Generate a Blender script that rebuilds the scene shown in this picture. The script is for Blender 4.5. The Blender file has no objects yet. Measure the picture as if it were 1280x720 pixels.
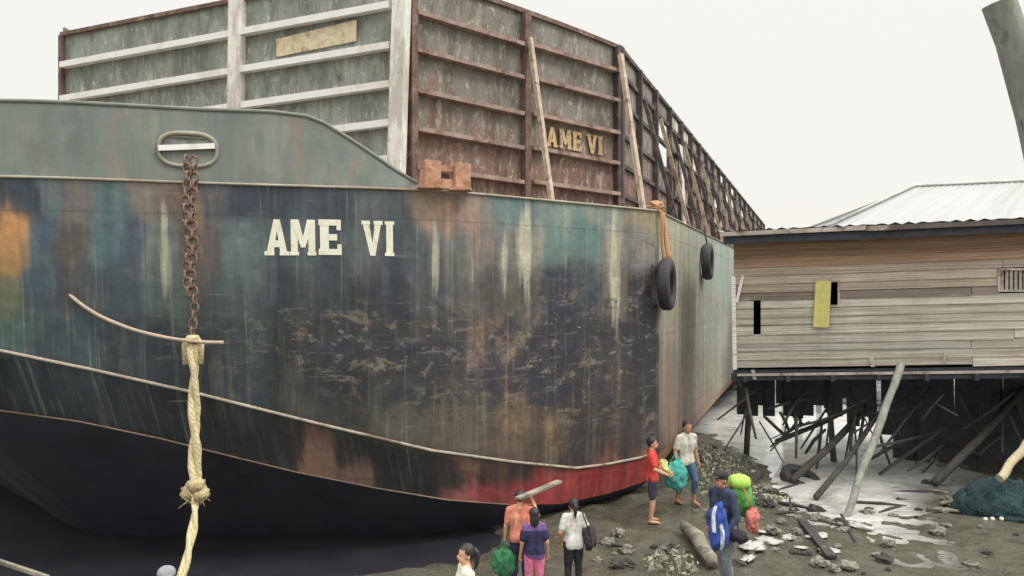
import bpy, bmesh, math, random
from mathutils import Vector, Matrix, noise

random.seed(11)
SC = bpy.context.scene
COL = SC.collection
R = math.radians
K = 0.92          # daylight level on upright surfaces, used to turn seen colours into surface colours


def lin(c):
    c = c / 255.0
    return c / 12.92 if c <= 0.04045 else ((c + 0.055) / 1.055) ** 2.4


def rgb(r, g, b, k=None):
    k = K if k is None else k
    return tuple(max(0.006, min(0.85, lin(v) / k)) for v in (r, g, b))


# ------------------------------------------------------------------ camera
CAMZ = 4.5
F = 1000.0


def at(x, y, D):
    return Vector(((x - 640) / F * D, D, CAMZ + (360 - y) / F * D))


cam_d = bpy.data.cameras.new('camera')
cam_d.sensor_width = 36
cam_d.lens = 36 * F / 1280
cam_d.clip_end = 6000
cam = bpy.data.objects.new('camera', cam_d)
COL.objects.link(cam)
cam.location = (0, 0, CAMZ)
cam.rotation_euler = (R(90), 0, 0)
SC.camera = cam

# ------------------------------------------------------------------ mesh helpers


class MB:
    def __init__(s):
        s.v = []; s.f = []; s.c = []; s.uv = {}; s.cur = (1, 1, 1)

    def vert(s, p, c=None):
        s.v.append(tuple(p)); s.c.append(c or s.cur)
        return len(s.v) - 1

    def face(s, ids, uvs=None):
        s.f.append(tuple(ids))
        if uvs: s.uv[len(s.f) - 1] = uvs

    def box(s, c, size, M=None):
        x, y, z = [d / 2 for d in size]
        M = M or Matrix.Identity(3)
        c = Vector(c)
        ids = [s.vert(c + M @ Vector(p)) for p in
               ((-x, -y, -z), (x, -y, -z), (x, y, -z), (-x, y, -z), (-x, -y, z), (x, -y, z), (x, y, z), (-x, y, z))]
        L = size
        for q, (a, b) in zip(((0, 3, 2, 1), (4, 5, 6, 7), (0, 1, 5, 4), (1, 2, 6, 5), (2, 3, 7, 6), (3, 0, 4, 7)),
                             ((L[1], L[0]), (L[0], L[1]), (L[0], L[2]), (L[1], L[2]), (L[0], L[2]), (L[1], L[2]))):
            s.face([ids[i] for i in q], [(0, 0), (a, 0), (a, b), (0, b)])
        return s

    def beam(s, a, b, w, h, up=(0, 0, 1), jit=0):
        """a straight bar of width w (sideways) and height h (along up)"""
        a = Vector(a); b = Vector(b)
        d = (b - a).normalized(); up = Vector(up)
        side = d.cross(up)
        if side.length < 1e-4: side = d.cross(Vector((0, 1, 0)))
        side.normalize(); u = side.cross(d).normalized()
        M = Matrix((side, d, u)).transposed()
        return s.box((a + b) / 2, (w, (b - a).length, h), M)

    def tube(s, pts, r, n=8, closed=False, cap=True, wob=0.0):
        pts = [Vector(p) for p in pts]
        rs = r if isinstance(r, (list, tuple)) else [r] * len(pts)
        N = len(pts); rings = []; prev = None
        L = 0; Ls = []
        for i, p in enumerate(pts):
            if i: L += (p - pts[i - 1]).length
            Ls.append(L)
            if closed: d = pts[(i + 1) % N] - pts[i - 1]
            else: d = pts[min(i + 1, N - 1)] - pts[max(i - 1, 0)]
            d.normalize()
            if prev is None:
                a = Vector((0, 0, 1)) if abs(d.z) < .9 else Vector((0, 1, 0))
                prev = (a - d * a.dot(d)).normalized()
            else:
                prev = (prev - d * prev.dot(d)).normalized()
            q = d.cross(prev)
            ring = []
            for k in range(n):
                t = 2 * math.pi * k / n
                rr = rs[i] * (1 + wob * noise.noise((p + prev * math.cos(t) * .3 + q * math.sin(t) * .3) * 3))
                ring.append(s.vert(p + (prev * math.cos(t) + q * math.sin(t)) * rr))
            rings.append(ring)
        M = N if closed else N - 1
        for i in range(M):
            A = rings[i]; B = rings[(i + 1) % N]
            for k in range(n):
                u0, u1 = k / n, (k + 1) / n
                s.face((A[k], A[(k + 1) % n], B[(k + 1) % n], B[k]),
                       [(u0, Ls[i]), (u1, Ls[i]), (u1, Ls[(i + 1) % N]), (u0, Ls[(i + 1) % N])])
        if cap and not closed:
            s.face(list(reversed(rings[0]))); s.face(rings[-1])
        return s

    def blob(s, c, r, n=10, rough=0.0, sc=3.0, seed=0, M=None):
        c = Vector(c); rx, ry, rz = r if isinstance(r, (tuple, list)) else (r, r, r)
        rows = []
        for i in range(n + 1):
            th = math.pi * i / n
            row = []
            for k in range(2 * n):
                ph = math.pi * k / n
                d = Vector((math.sin(th) * math.cos(ph), math.sin(th) * math.sin(ph), math.cos(th)))
                m = 1 + rough * noise.noise(d * sc + Vector((seed, seed * 2.3, 0)))
                p = Vector((d.x * rx, d.y * ry, d.z * rz)) * m
                if M is not None: p = M @ p
                row.append(s.vert(c + p))
                if i in (0, n): break
            rows.append(row)
        for i in range(n):
            A, B = rows[i], rows[i + 1]
            for k in range(2 * n):
                k2 = (k + 1) % (2 * n)
                if len(A) == 1: s.face((A[0], B[k], B[k2]))
                elif len(B) == 1: s.face((A[k], B[0], A[k2]))
                else: s.face((A[k], B[k], B[k2], A[k2]))
        return s

    def build(s, name, m, parent=None, smooth=False, angle=None):
        me = bpy.data.meshes.new(name)
        off = parent.location if parent is not None and parent.parent is None else None
        o = bpy.data.objects.new(name, me)
        COL.objects.link(o)
        org = Vector((0, 0, 0))
        top = parent
        while top is not None and top.parent is not None: top = top.parent
        if top is not None: org = Vector(top.location)
        me.from_pydata([tuple(Vector(p) - org) for p in s.v], [], s.f)
        ca = me.color_attributes.new('Col', 'FLOAT_COLOR', 'POINT')
        flat = []
        for c in s.c: flat += [c[0], c[1], c[2], 1.0]
        ca.data.foreach_set('color', flat)
        ul = me.uv_layers.new(name='UVMap')
        data = [0.0] * (2 * len(me.loops))
        for p in me.polygons:
            uvs = s.uv.get(p.index)
            if uvs:
                for j, li in enumerate(p.loop_indices):
                    data[2 * li], data[2 * li + 1] = uvs[j]
        ul.data.foreach_set('uv', data)
        me.materials.append(m)
        if smooth:
            me.polygons.foreach_set('use_smooth', [True] * len(me.polygons))
            if angle: me.set_sharp_from_angle(angle=R(angle))
        me.update()
        if parent is not None: o.parent = parent
        return o


def tag(o, label=None, cat=None, group=None, kind=None):
    if label: o['label'] = label
    if cat: o['category'] = cat
    if group: o['group'] = group
    if kind: o['kind'] = kind
    return o


def thing(name, loc, label, cat, group=None):
    o = bpy.data.objects.new(name, None)
    o.empty_display_size = .3
    COL.objects.link(o)
    o.location = loc
    return tag(o, label, cat, group)


def copy_tree(o, parent=None):
    c = o.copy(); COL.objects.link(c)
    if parent is not None: c.parent = parent
    for ch in list(o.children): copy_tree(ch, c)
    return c


# ------------------------------------------------------------------ material helpers


class Mat:
    def __init__(s, name, rough=.7, metal=0.0, spec=.5):
        s.m = bpy.data.materials.new(name); s.m.use_nodes = True
        s.t = s.m.node_tree; s.n = s.t.nodes; s.l = s.t.links
        s.b = s.n['Principled BSDF']
        s.b.inputs['Roughness'].default_value = rough
        s.b.inputs['Metallic'].default_value = metal
        s.b.inputs['Specular IOR Level'].default_value = spec
        s.tc = s.n.new('ShaderNodeTexCoord')

    def coord(s, scale, uv=False):
        mp = s.n.new('ShaderNodeMapping')
        mp.inputs['Scale'].default_value = scale if isinstance(scale, (tuple, list)) else (scale,) * 3
        s.l.new(s.tc.outputs['UV' if uv else 'Object'], mp.inputs[0])
        return mp.outputs[0]

    def noise(s, scale, detail=5, rough=.6, uv=False, dist=0.0, off=None):
        n = s.n.new('ShaderNodeTexNoise')
        n.inputs['Scale'].default_value = 1
        n.inputs['Detail'].default_value = detail
        n.inputs['Roughness'].default_value = rough
        n.inputs['Distortion'].default_value = dist
        c = s.coord(scale, uv)
        if off: c.node.inputs['Location'].default_value = off
        s.l.new(c, n.inputs['Vector'])
        return n.outputs['Fac']

    def vor(s, scale, uv=False, feature='F1'):
        n = s.n.new('ShaderNodeTexVoronoi'); n.feature = feature
        n.inputs['Scale'].default_value = 1
        s.l.new(s.coord(scale, uv), n.inputs['Vector'])
        return n.outputs['Distance']

    def attr(s, name='Col'):
        n = s.n.new('ShaderNodeAttribute'); n.attribute_name = name
        return n.outputs['Color']

    def sep(s, c):
        n = s.n.new('ShaderNodeSeparateColor'); s.l.new(c, n.inputs[0]); return n.outputs

    def ramp(s, fac, a, b, ca=(0, 0, 0), cb=(1, 1, 1)):
        n = s.n.new('ShaderNodeValToRGB')
        e = n.color_ramp.elements
        e[0].position = a; e[1].position = b
        e[0].color = (*ca, 1); e[1].color = (*cb, 1)
        s.l.new(fac, n.inputs[0]); return n.outputs[0]

    def math(s, op, a, b=None, clamp=False):
        n = s.n.new('ShaderNodeMath'); n.operation = op; n.use_clamp = clamp
        for i, v in enumerate((a, b)):
            if v is None: continue
            if isinstance(v, (int, float)): n.inputs[i].default_value = v
            else: s.l.new(v, n.inputs[i])
        return n.outputs[0]

    def mix(s, fac, a, b, mode='MIX'):
        n = s.n.new('ShaderNodeMix'); n.data_type = 'RGBA'; n.blend_type = mode
        for i, v in ((0, fac), (6, a), (7, b)):
            if isinstance(v, (int, float)): n.inputs[i].default_value = v
            elif isinstance(v, (tuple, list)): n.inputs[i].default_value = (*v, 1)
            else: s.l.new(v, n.inputs[i])
        return n.outputs[2]

    def base(s, c):
        if isinstance(c, (tuple, list)): s.b.inputs['Base Color'].default_value = (*c, 1)
        else: s.l.new(c, s.b.inputs['Base Color'])
        return s

    def rough(s, fac, lo, hi):
        n = s.n.new('ShaderNodeMapRange')
        n.inputs['To Min'].default_value = lo; n.inputs['To Max'].default_value = hi
        s.l.new(fac, n.inputs[0]); s.l.new(n.outputs[0], s.b.inputs['Roughness'])
        return s

    def bump(s, h, strength=.5, dist=.02):
        n = s.n.new('ShaderNodeBump')
        n.inputs['Strength'].default_value = strength; n.inputs['Distance'].default_value = dist
        s.l.new(h, n.inputs['Height'])
        prev = s.b.inputs['Normal'].links
        if prev: s.l.new(prev[0].from_socket, n.inputs['Normal'])
        s.l.new(n.outputs[0], s.b.inputs['Normal'])
        return s


def simple(name, col, rough=.8, var=.3, scale=6, bump=.3, bd=.01, attr=False, metal=0.0, alt=None):
    m = Mat(name, rough, metal)
    n = m.noise(scale, 6)
    c = m.attr() if attr else None
    lo = tuple(v * (1 - var) for v in col); hi = tuple(min(.9, v * (1 + var)) for v in col)
    base = m.ramp(n, .3, .7, lo, hi)
    if attr: base = m.mix(1.0, base, c, 'MULTIPLY')
    if alt:
        n2 = m.noise(scale * .6, 5, .7)
        base = m.mix(m.ramp(n2, .52, .64), base, alt)
    m.base(base)
    if bump: m.bump(m.noise(scale * 4, 4), bump, bd)
    return m.m


def hull_paint():
    m = Mat('weathered_hull_paint', .55)
    base = m.attr('Col')
    msk = m.sep(m.attr('Mask'))
    # broad vertical run-off streaks
    s1 = m.noise((2.2, .22, 1), 7, .62, uv=True)
    s2 = m.noise((7.0, .5, 1), 5, .6, uv=True, off=(3.1, 7, 0))
    s3 = m.noise((1.1, .9, 1), 8, .68, uv=True, off=(9, 2, 0))
    # slight tint variation
    c = m.mix(m.ramp(s1, .35, .7), m.mix(1.0, base, (.70, .74, .80), 'MULTIPLY'), m.mix(1.0, base, (1.22, 1.20, 1.13), 'MULTIPLY'))
    c = m.mix(m.math('MULTIPLY', m.ramp(s2, .52, .74), .16), c, rgb(170, 160, 140))
    c = m.mix(m.math('MULTIPLY', m.ramp(s2, .28, .45, (1, 1, 1), (0, 0, 0)), .38), c, rgb(46, 60, 70))
    # rust
    rz = m.math('ADD', msk[0], m.math('MULTIPLY', m.math('SUBTRACT', s1, .5), 1.6))
    c = m.mix(m.math('MULTIPLY', m.ramp(rz, .5, .8), .7), c, m.ramp(s2, .3, .7, rgb(116, 86, 70), rgb(172, 144, 120)))
    # dark scuffed tar with pale flecks
    s4 = m.noise((3.0, 4.5, 1), 7, .72, uv=True, off=(4, 4, 0))
    dz = m.math('ADD', msk[2], m.math('MULTIPLY', m.math('SUBTRACT', s3, .5), 1.8))
    dk = m.ramp(dz, .5, .72)
    c = m.mix(m.math('MULTIPLY', dk, .8), c, rgb(50, 52, 60))
    fl = m.math('MULTIPLY', m.ramp(s4, .56, .62), m.ramp(msk[2], .1, .5))
    c = m.mix(m.math('MULTIPLY', fl, .40), c, rgb(150, 142, 126))
    s5 = m.noise((5.0, 14, 1), 4, .7, uv=True, off=(1, 8, 0))
    fl2 = m.math('MULTIPLY', m.ramp(s5, .66, .72), m.ramp(msk[2], .2, .6))
    c = m.mix(m.math('MULTIPLY', fl2, .8), c, rgb(205, 196, 178))
    # pale limescale streaks
    pz = m.math('ADD', msk[1], m.math('MULTIPLY', m.math('SUBTRACT', s2, .5), 1.5))
    c = m.mix(m.math('MULTIPLY', m.ramp(pz, .5, .8), .7), c, rgb(186, 186, 164))
    # big broken patches of bare and tarred plate
    s9 = m.noise((1.3, 1.7, 1), 10, .74, uv=True, off=(21, 4, 0), dist=.4)
    pb = m.math('MULTIPLY', m.ramp(s9, .53, .57), m.ramp(msk[2], .04, .35))
    c = m.mix(m.math('MULTIPLY', pb, .75), c, rgb(44, 47, 58))
    pb2 = m.math('MULTIPLY', m.ramp(s9, .38, .43, (1, 1, 1), (0, 0, 0)), m.ramp(msk[2], .10, .45))
    c = m.mix(m.math('MULTIPLY', pb2, .38), c, rgb(146, 130, 110))
    # narrow rust runs with crisp edges
    s10 = m.noise((9.0, .16, 1), 4, .55, uv=True, off=(31, 2, 0))
    s11 = m.noise((1.0, .7, 1), 4, .6, uv=True, off=(5, 31, 0))
    run = m.math('MULTIPLY', m.ramp(s10, .585, .62), m.ramp(s11, .46, .58))
    c = m.mix(m.math('MULTIPLY', m.math('MULTIPLY', run, m.ramp(msk[0], .02, .25)), .5), c, rgb(150, 116, 88))
    s12 = m.noise((12.0, .22, 1), 4, .55, uv=True, off=(41, 9, 0))
    run2 = m.math('MULTIPLY', m.ramp(s12, .60, .63), m.ramp(s11, .54, .42, (0, 0, 0), (1, 1, 1)) if False else m.ramp(s1, .45, .55))
    c = m.mix(m.math('MULTIPLY', run2, .15), c, rgb(176, 178, 160))
    # mottling of the whole plate
    s7 = m.noise((5.5, 5.0, 1), 9, .72, uv=True, off=(12, 3, 0))
    c = m.mix(m.math('MULTIPLY', m.ramp(s7, .50, .70), .55), c, m.mix(1.0, c, (1.7, 1.62, 1.5), 'MULTIPLY'))
    c = m.mix(m.math('MULTIPLY', m.ramp(s7, .30, .48, (1, 1, 1), (0, 0, 0)), .45), c, m.mix(1.0, c, (.55, .56, .6), 'MULTIPLY'))
    s8 = m.noise((1.1, 6.5, 1), 8, .7, uv=True, off=(2, 13, 0))
    hz_ = m.math('MULTIPLY', m.ramp(s8, .57, .62), m.ramp(msk[2], .05, .4))
    c = m.mix(m.math('MULTIPLY', hz_, .34), c, rgb(132, 126, 114))
    # long thin scratches
    s6 = m.noise((.5, 16, 1), 3, .6, uv=True, dist=.6, off=(5, 5, 0))
    c = m.mix(m.math('MULTIPLY', m.ramp(s6, .70, .72), .3), c, rgb(185, 175, 155))
    # weld seams
    n = m.n.new('ShaderNodeTexBrick')
    n.offset = .5
    n.inputs['Scale'].default_value = 1
    n.inputs['Brick Width'].default_value = 2.65; n.inputs['Row Height'].default_value = 2.2
    n.inputs['Mortar Size'].default_value = .018; n.inputs['Mortar Smooth'].default_value = .4
    cc = m.coord((1, 1, 1), True); cc.node.inputs['Location'].default_value = (.72, .95, 0)
    m.l.new(cc, n.inputs['Vector'])
    seam = n.outputs['Fac']
    c = m.mix(m.math('MULTIPLY', seam, .28), c, rgb(48, 52, 58))
    m.base(c)
    m.rough(s3, .38, .72)
    m.bump(m.noise((.9, .7, 1), 3, .5, uv=True), .6, .14)
    m.bump(s4, .25, .01)
    m.bump(seam, -.3, .015)
    return m.m


def plate_paint(name, a, b, rust, rust_lo, rust_hi, zlo, zhi):
    """corroded plating: two paints, rust blotches that gather towards the foot"""
    m = Mat(name, .75)
    n1 = m.noise((1.3, 1.3, 1.0), 8, .68)
    n2 = m.noise((3.5, 3.5, 2.0), 8, .72, off=(3, 1, 5))
    n3 = m.noise((9, 9, 5), 5, .7)
    c = m.mix(m.ramp(n1, .38, .80), a, b)
    z = m.n.new('ShaderNodeSeparateXYZ'); m.l.new(m.tc.outputs['Object'], z.inputs[0])
    g = m.n.new('ShaderNodeMapRange')
    g.inputs['From Min'].default_value = zlo; g.inputs['From Max'].default_value = zhi
    g.inputs['To Min'].default_value = rust_lo; g.inputs['To Max'].default_value = rust_hi
    m.l.new(z.outputs[2], g.inputs[0])
    f = m.math('ADD', g.outputs[0], m.math('MULTIPLY', m.math('SUBTRACT', n2, .5), 1.7))
    c = m.mix(m.math('MULTIPLY', m.ramp(f, .42, .80), .85), c, m.ramp(n3, .3, .7, tuple(v * .6 for v in rust), tuple(min(.8, v * 1.25) for v in rust)))
    c = m.mix(m.math('MULTIPLY', m.ramp(n3, .58, .66), .5), c, rgb(215, 210, 195))
    c = m.mix(m.math('MULTIPLY', m.ramp(n2, .30, .40, (1, 1, 1), (0, 0, 0)), .7), c, rgb(66, 60, 56))
    n5 = m.noise((2.4, 2.4, .7), 9, .75, off=(8, 8, 1))
    c = m.mix(m.math('MULTIPLY', m.ramp(n5, .46, .57), .75), c, m.mix(1.0, c, (.55, .52, .5), 'MULTIPLY'))
    n6 = m.noise((6, 6, 1.6), 8, .75, off=(1, 9, 4))
    c = m.mix(m.math('MULTIPLY', m.ramp(n6, .54, .64), .5), c, rgb(186, 184, 168))
    m.base(c)
    m.bump(n2, .5, .03)
    m.bump(m.noise((2.2, 2.2, .35), 2), .4, .06)
    return m.m


M_ = {}
M_['hull'] = hull_paint()
M_['bulwark'] = None


def bulwark_mat():
    m = Mat('grey_green_bulwark_paint', .6)
    n1 = m.noise((1.5, 1.5, .35), 6, .6)
    n2 = m.noise((5, 5, .5), 6, .65, off=(2, 2, 2))
    c = m.ramp(n1, .3, .72, rgb(96, 106, 101), rgb(128, 132, 124))
    c = m.mix(m.math('MULTIPLY', m.ramp(n2, .56, .74), .5), c, rgb(156, 152, 132))
    c = m.mix(m.math('MULTIPLY', m.ramp(n2, .27, .42, (1, 1, 1), (0, 0, 0)), .45), c, rgb(104, 96, 84))
    n3 = m.noise((2.2, 2.2, .28), 8, .7, off=(7, 1, 3))
    c = m.mix(m.math('MULTIPLY', m.ramp(n3, .56, .70), .5), c, rgb(140, 116, 92))
    n4 = m.noise((1.0, 1.0, 1.0), 9, .75, off=(4, 4, 9))
    c = m.mix(m.math('MULTIPLY', m.ramp(n4, .50, .62), .45), c, rgb(84, 92, 90))
    m.base(c)
    m.bump(n4, .3, .02)
    m.bump(m.noise((.8, .8, .6), 3), .35, .1)
    return m.m


M_['bulwark'] = bulwark_mat()
M_['bin_front'] = plate_paint('grey_green_corroded_plating', rgb(126, 136, 127), rgb(156, 157, 147), rgb(112, 98, 88), .02, .36, 10.2, 6.2)
M_['bin_side'] = plate_paint('brown_rusted_plating', rgb(130, 128, 118), rgb(112, 102, 96), rgb(130, 97, 86), .02, .86, 10.2, 6.6)
M_['white_rail'] = simple('chalky_white_rail_paint', (.85, .845, .81), .6, .04, 3, .2, alt=(.74, .70, .62))
M_['post_white'] = plate_paint('cream_post_paint', (.84, .82, .75), (.80, .77, .69), rgb(190, 146, 108), -.35, .58, 8.6, 6.3)
M_['rust_steel'] = simple('dark_rusted_steel', rgb(104, 84, 74), .8, .4, 5, .4, alt=rgb(140, 120, 104))
M_['rust_bright'] = simple('orange_rusted_steel', rgb(178, 136, 112), .8, .3, 7, .4, alt=rgb(146, 106, 86))
M_['brace'] = simple('tan_brace_steel', rgb(172, 156, 138), .8, .3, 5, .3, alt=rgb(120, 92, 76))
M_['frame_dark'] = simple('blackened_frame_steel', rgb(74, 66, 66), .8, .4, 4, .4, alt=rgb(120, 100, 90))
M_['pale_panel'] = simple('bleached_pale_panel', rgb(206, 200, 186), .7, .25, 3, .3, alt=rgb(140, 124, 110))
M_['cream'] = simple('cream_letter_paint', rgb(246, 240, 208), .6, .1, 8, .15, alt=rgb(214, 206, 176))
M_['cream_worn'] = simple('worn_cream_paint', rgb(188, 164, 124), .7, .25, 12, .2, alt=rgb(122, 90, 76))
M_['chain'] = simple('rusted_chain_iron', rgb(128, 104, 92), .75, .4, 20, .3, alt=rgb(84, 66, 58))
M_['rubber'] = simple('worn_black_rubber', rgb(58, 56, 58), .75, .35, 12, .3)
M_['orange_rope'] = simple('orange_rope_fibre', rgb(186, 146, 112), .9, .25, 30, .4)


def rope_mat():
    m = Mat('cream_rope_fibre', .9)
    w = m.n.new('ShaderNodeTexWave'); w.bands_direction = 'DIAGONAL'
    w.inputs['Scale'].default_value = 1.0; w.inputs['Distortion'].default_value = 5.0; w.inputs['Detail'].default_value = 4
    m.l.new(m.coord((6.28 / 2, 7.0, 1), True), w.inputs['Vector'])
    n = m.noise(18, 5)
    c = m.mix(m.ramp(w.outputs['Fac'], .0, .5), rgb(184, 170, 130), rgb(216, 204, 164))
    c = m.mix(m.math('MULTIPLY', m.ramp(n, .5, .7), .5), c, rgb(190, 176, 130))
    fk = m.noise(26, 4, .7)
    c = m.mix(m.math('MULTIPLY', m.ramp(fk, .54, .64), .7), c, rgb(132, 112, 84))
    m.base(c); m.bump(fk, .8, .02)
    return m.m


M_['rope'] = rope_mat()
M_['thin_rope'] = simple('faded_thin_rope_fibre', rgb(178, 160, 142), .9, .2, 30, .3)
M_['underside'] = simple('shade_black_bottom', rgb(44, 46, 56, .80), .7, .3, 1.2, .3, alt=rgb(52, 46, 50, .80))  # bluish black with the shade under the bow put into the colour
M_['deck'] = simple('rusty_deck_plating', rgb(120, 104, 92), .8, .3, 2, .3)


def plank_mat():
    m = Mat('grey_weathered_plank', .85)
    g = m.noise((.5, 26, 1), 6, .65, uv=True)
    k = m.noise((1.4, 7, 1), 6, .7, uv=True, off=(4, 2, 0))
    c = m.mix(m.ramp(g, .38, .62), m.mix(1.0, m.attr(), (.60, .56, .52), 'MULTIPLY'), m.mix(1.0, m.attr(), (1.15, 1.15, 1.14), 'MULTIPLY'))
    c = m.mix(m.math('MULTIPLY', m.ramp(k, .58, .74), .45), c, rgb(198, 196, 182))
    c = m.mix(m.math('MULTIPLY', m.ramp(k, .28, .40, (1, 1, 1), (0, 0, 0)), .45), c, rgb(110, 96, 82))
    st = m.noise((.9, 2.2, 1), 7, .7, uv=True, off=(7, 7, 0))
    c = m.mix(m.math('MULTIPLY', m.ramp(st, .48, .66), .35), c, rgb(138, 118, 100))
    vs_ = m.noise((.8, .8, .12), 6, .7)
    c = m.mix(m.math('MULTIPLY', m.ramp(vs_, .52, .68), .30), c, rgb(120, 112, 100))
    m.base(c); m.bump(g, .5, .012)
    return m.m


M_['plank'] = plank_mat()
M_['dark_timber'] = simple('blue_black_timber', rgb(56, 58, 66), .8, .35, 5, .4)  # blue-black tone, also standing in for shade on the added skirt boards
M_['grey_pole'] = None


def pole_mat(name, a, b, dark):
    m = Mat(name, .85)
    n = m.noise((6, 6, 1.2), 7, .7); n2 = m.noise((14, 14, 2.5), 5, .7, off=(3, 3, 3))
    c = m.ramp(n, .3, .7, a, b)
    c = m.mix(m.math('MULTIPLY', m.ramp(n2, .57, .7), .7), c, dark)
    m.base(c); m.bump(n2, .6, .02); m.bump(n, .4, .03)
    return m.m


M_['grey_pole'] = pole_mat('grey_driftwood_pole', rgb(104, 110, 100), rgb(150, 154, 142), rgb(62, 60, 54))
M_['tan_pole'] = pole_mat('yellowed_bare_pole', rgb(150, 140, 112), rgb(190, 180, 148), rgb(112, 98, 76))
M_['dark_pole'] = pole_mat('dark_soaked_pole', rgb(54, 54, 52), rgb(88, 84, 78), rgb(36, 34, 36))
M_['fascia'] = simple('bleached_fascia_timber', rgb(178, 168, 156), .8, .3, 3, .3, alt=rgb(110, 100, 94))


M_['fascia_dark'] = simple('dark_stained_fascia', rgb(92, 84, 80), .8, .4, 3, .3, alt=rgb(170, 160, 148))


def metal_roof():
    m = Mat('pale_corrugated_roofing', .45, .0)
    n = m.noise((2.0, .3, 1), 6, .65, uv=True)
    c = m.ramp(n, .35, .7, (.31, .33, .325), (.385, .39, .375))
    c = m.mix(m.math('MULTIPLY', m.ramp(m.noise((1.2, .18, 1), 6, .7, uv=True, off=(3, 1, 0)), .55, .72), .55), c, (.20, .185, .16))
    m.base(c)
    return m.m


M_['roof'] = metal_roof()
M_['yellow'] = simple('faded_yellow_plastic', rgb(200, 192, 118), .6, .12, 6, .2)
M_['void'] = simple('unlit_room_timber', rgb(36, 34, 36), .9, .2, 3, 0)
M_['net'] = None


def mud_mat():
    m = Mat('wet_tidal_mud', .6)
    n1 = m.noise(.55, 8, .80); n2 = m.noise(2.6, 8, .68, off=(2, 5, 1)); n3 = m.noise(11, 6, .7); n4 = m.noise(.9, 5, .6, off=(9, 1, 0))
    c = m.ramp(n2, .3, .7, (.072, .069, .047), (.148, .140, .100))
    c = m.mix(m.math('MULTIPLY', m.ramp(n1, .5, .68), .6), c, (.085, .095, .058))
    c = m.mix(m.math('MULTIPLY', m.ramp(n3, .60, .70), .7), c, (.19, .185, .145))
    c = m.mix(m.math('MULTIPLY', m.ramp(n3, .30, .40, (1, 1, 1), (0, 0, 0)), .6), c, (.036, .034, .028))
    m.base(c)
    m.rough(m.ramp(n4, .46, .64), .08, .70)
    m.bump(n2, 1.0, .14); m.bump(n3, .8, .03)
    return m.m


M_['mud'] = mud_mat()


def water_mat():
    m = Mat('glare_white_water', .10)
    n1 = m.noise(1.1, 7, .65); n2 = m.noise((2.2, 5, 1), 7, .7, off=(1, 3, 0))
    c = m.ramp(n1, .40, .60, (.50, .50, .46), (.78, .78, .74))
    c = m.mix(m.ramp(n2, .56, .66), c, (.85, .85, .83))  # pale foam tone with sky glare put into its white
    c = m.mix(m.math('MULTIPLY', m.ramp(n2, .34, .44, (1, 1, 1), (0, 0, 0)), .7), c, (.20, .19, .15))
    c = m.mix(1.0, c, m.attr(), 'MULTIPLY')
    m.base(c)
    m.rough(n2, .03, .15)
    m.bump(n2, .03, .008)
    m.b.inputs['Specular IOR Level'].default_value = .9
    return m.m


M_['water'] = water_mat()

# ------------------------------------------------------------------ barge plan
MP = Vector((-5.89, 16.0)); VF = Vector((-.355, -.935)); VS = Vector((.935, -.355))


def P(s, f, z=0.0):
    q = MP + VS * s + VF * f
    return Vector((q.x, q.y, z))


ZD = 6.15
SCN = -1.3        # athwart position of the centre line of the hull
HALF = [(-1.3, 4.86), (-.9, 4.83), (-.4, 4.70), (.2, 4.42), (.8, 4.02), (1.4, 3.54), (2.14, 2.95), (3.5, 2.0), (4.4, 1.36), (5.05, .82), (5.7, -.02), (6.6, -1.55), (7.4, -2.95), (8.04, -4.12)]


def resample(pts, n):
    d = [0]
    for a, b in zip(pts, pts[1:]): d.append(d[-1] + math.dist(a, b))
    out = []
    for i in range(n + 1):
        t = d[-1] * i / n
        j = 0
        while j < len(d) - 2 and d[j + 1] < t: j += 1
        k = (t - d[j]) / (d[j + 1] - d[j])
        out.append(tuple(a + (b - a) * k for a, b in zip(pts[j], pts[j + 1])))
    return out


def smooth_pts(p, it):
    for _ in range(it):
        p = [p[0]] + [tuple((a[i] + 2 * b[i] + c[i]) / 4 for i in range(2)) for a, b, c in zip(p, p[1:], p[2:])] + [p[-1]]
    return p


BOW = smooth_pts(resample(HALF, 220), 26)
AFT = [(8.04, -4.12 - x) for x in (.25, .5, .75, 1, 1.3, 1.6, 2, 2.4, 2.8, 3.3, 3.8, 4.4, 5, 5.7, 6.4, 7.2, 8, 9, 10, 11, 12, 13.5, 15, 17, 19, 22, 26, 30, 36, 44, 52, 60)]
STB = BOW + AFT


def itp(tab, x):
    if x <= tab[0][0]: return tab[0][1]
    for (a, b), (c, d) in zip(tab, tab[1:]):
        if x <= c: return b + (d - b) * (x - a) / (c - a)
    return tab[-1][1]


def pxx(v): return 640 + F * v.x / v.y
def pxy(v): return 360 - F * (v.z - CAMZ) / v.y


CH_Y = [(0, 438), (120, 463), (240, 490), (400, 530), (540, 563), (640, 577), (720, 585), (760, 580), (800, 572), (822, 566)]
LO_Y = [(0, 513), (100, 527), (200, 548), (300, 573), (370, 590), (470, 610), (560, 625), (640, 631), (700, 630), (760, 617), (800, 604), (822, 594)]


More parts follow.
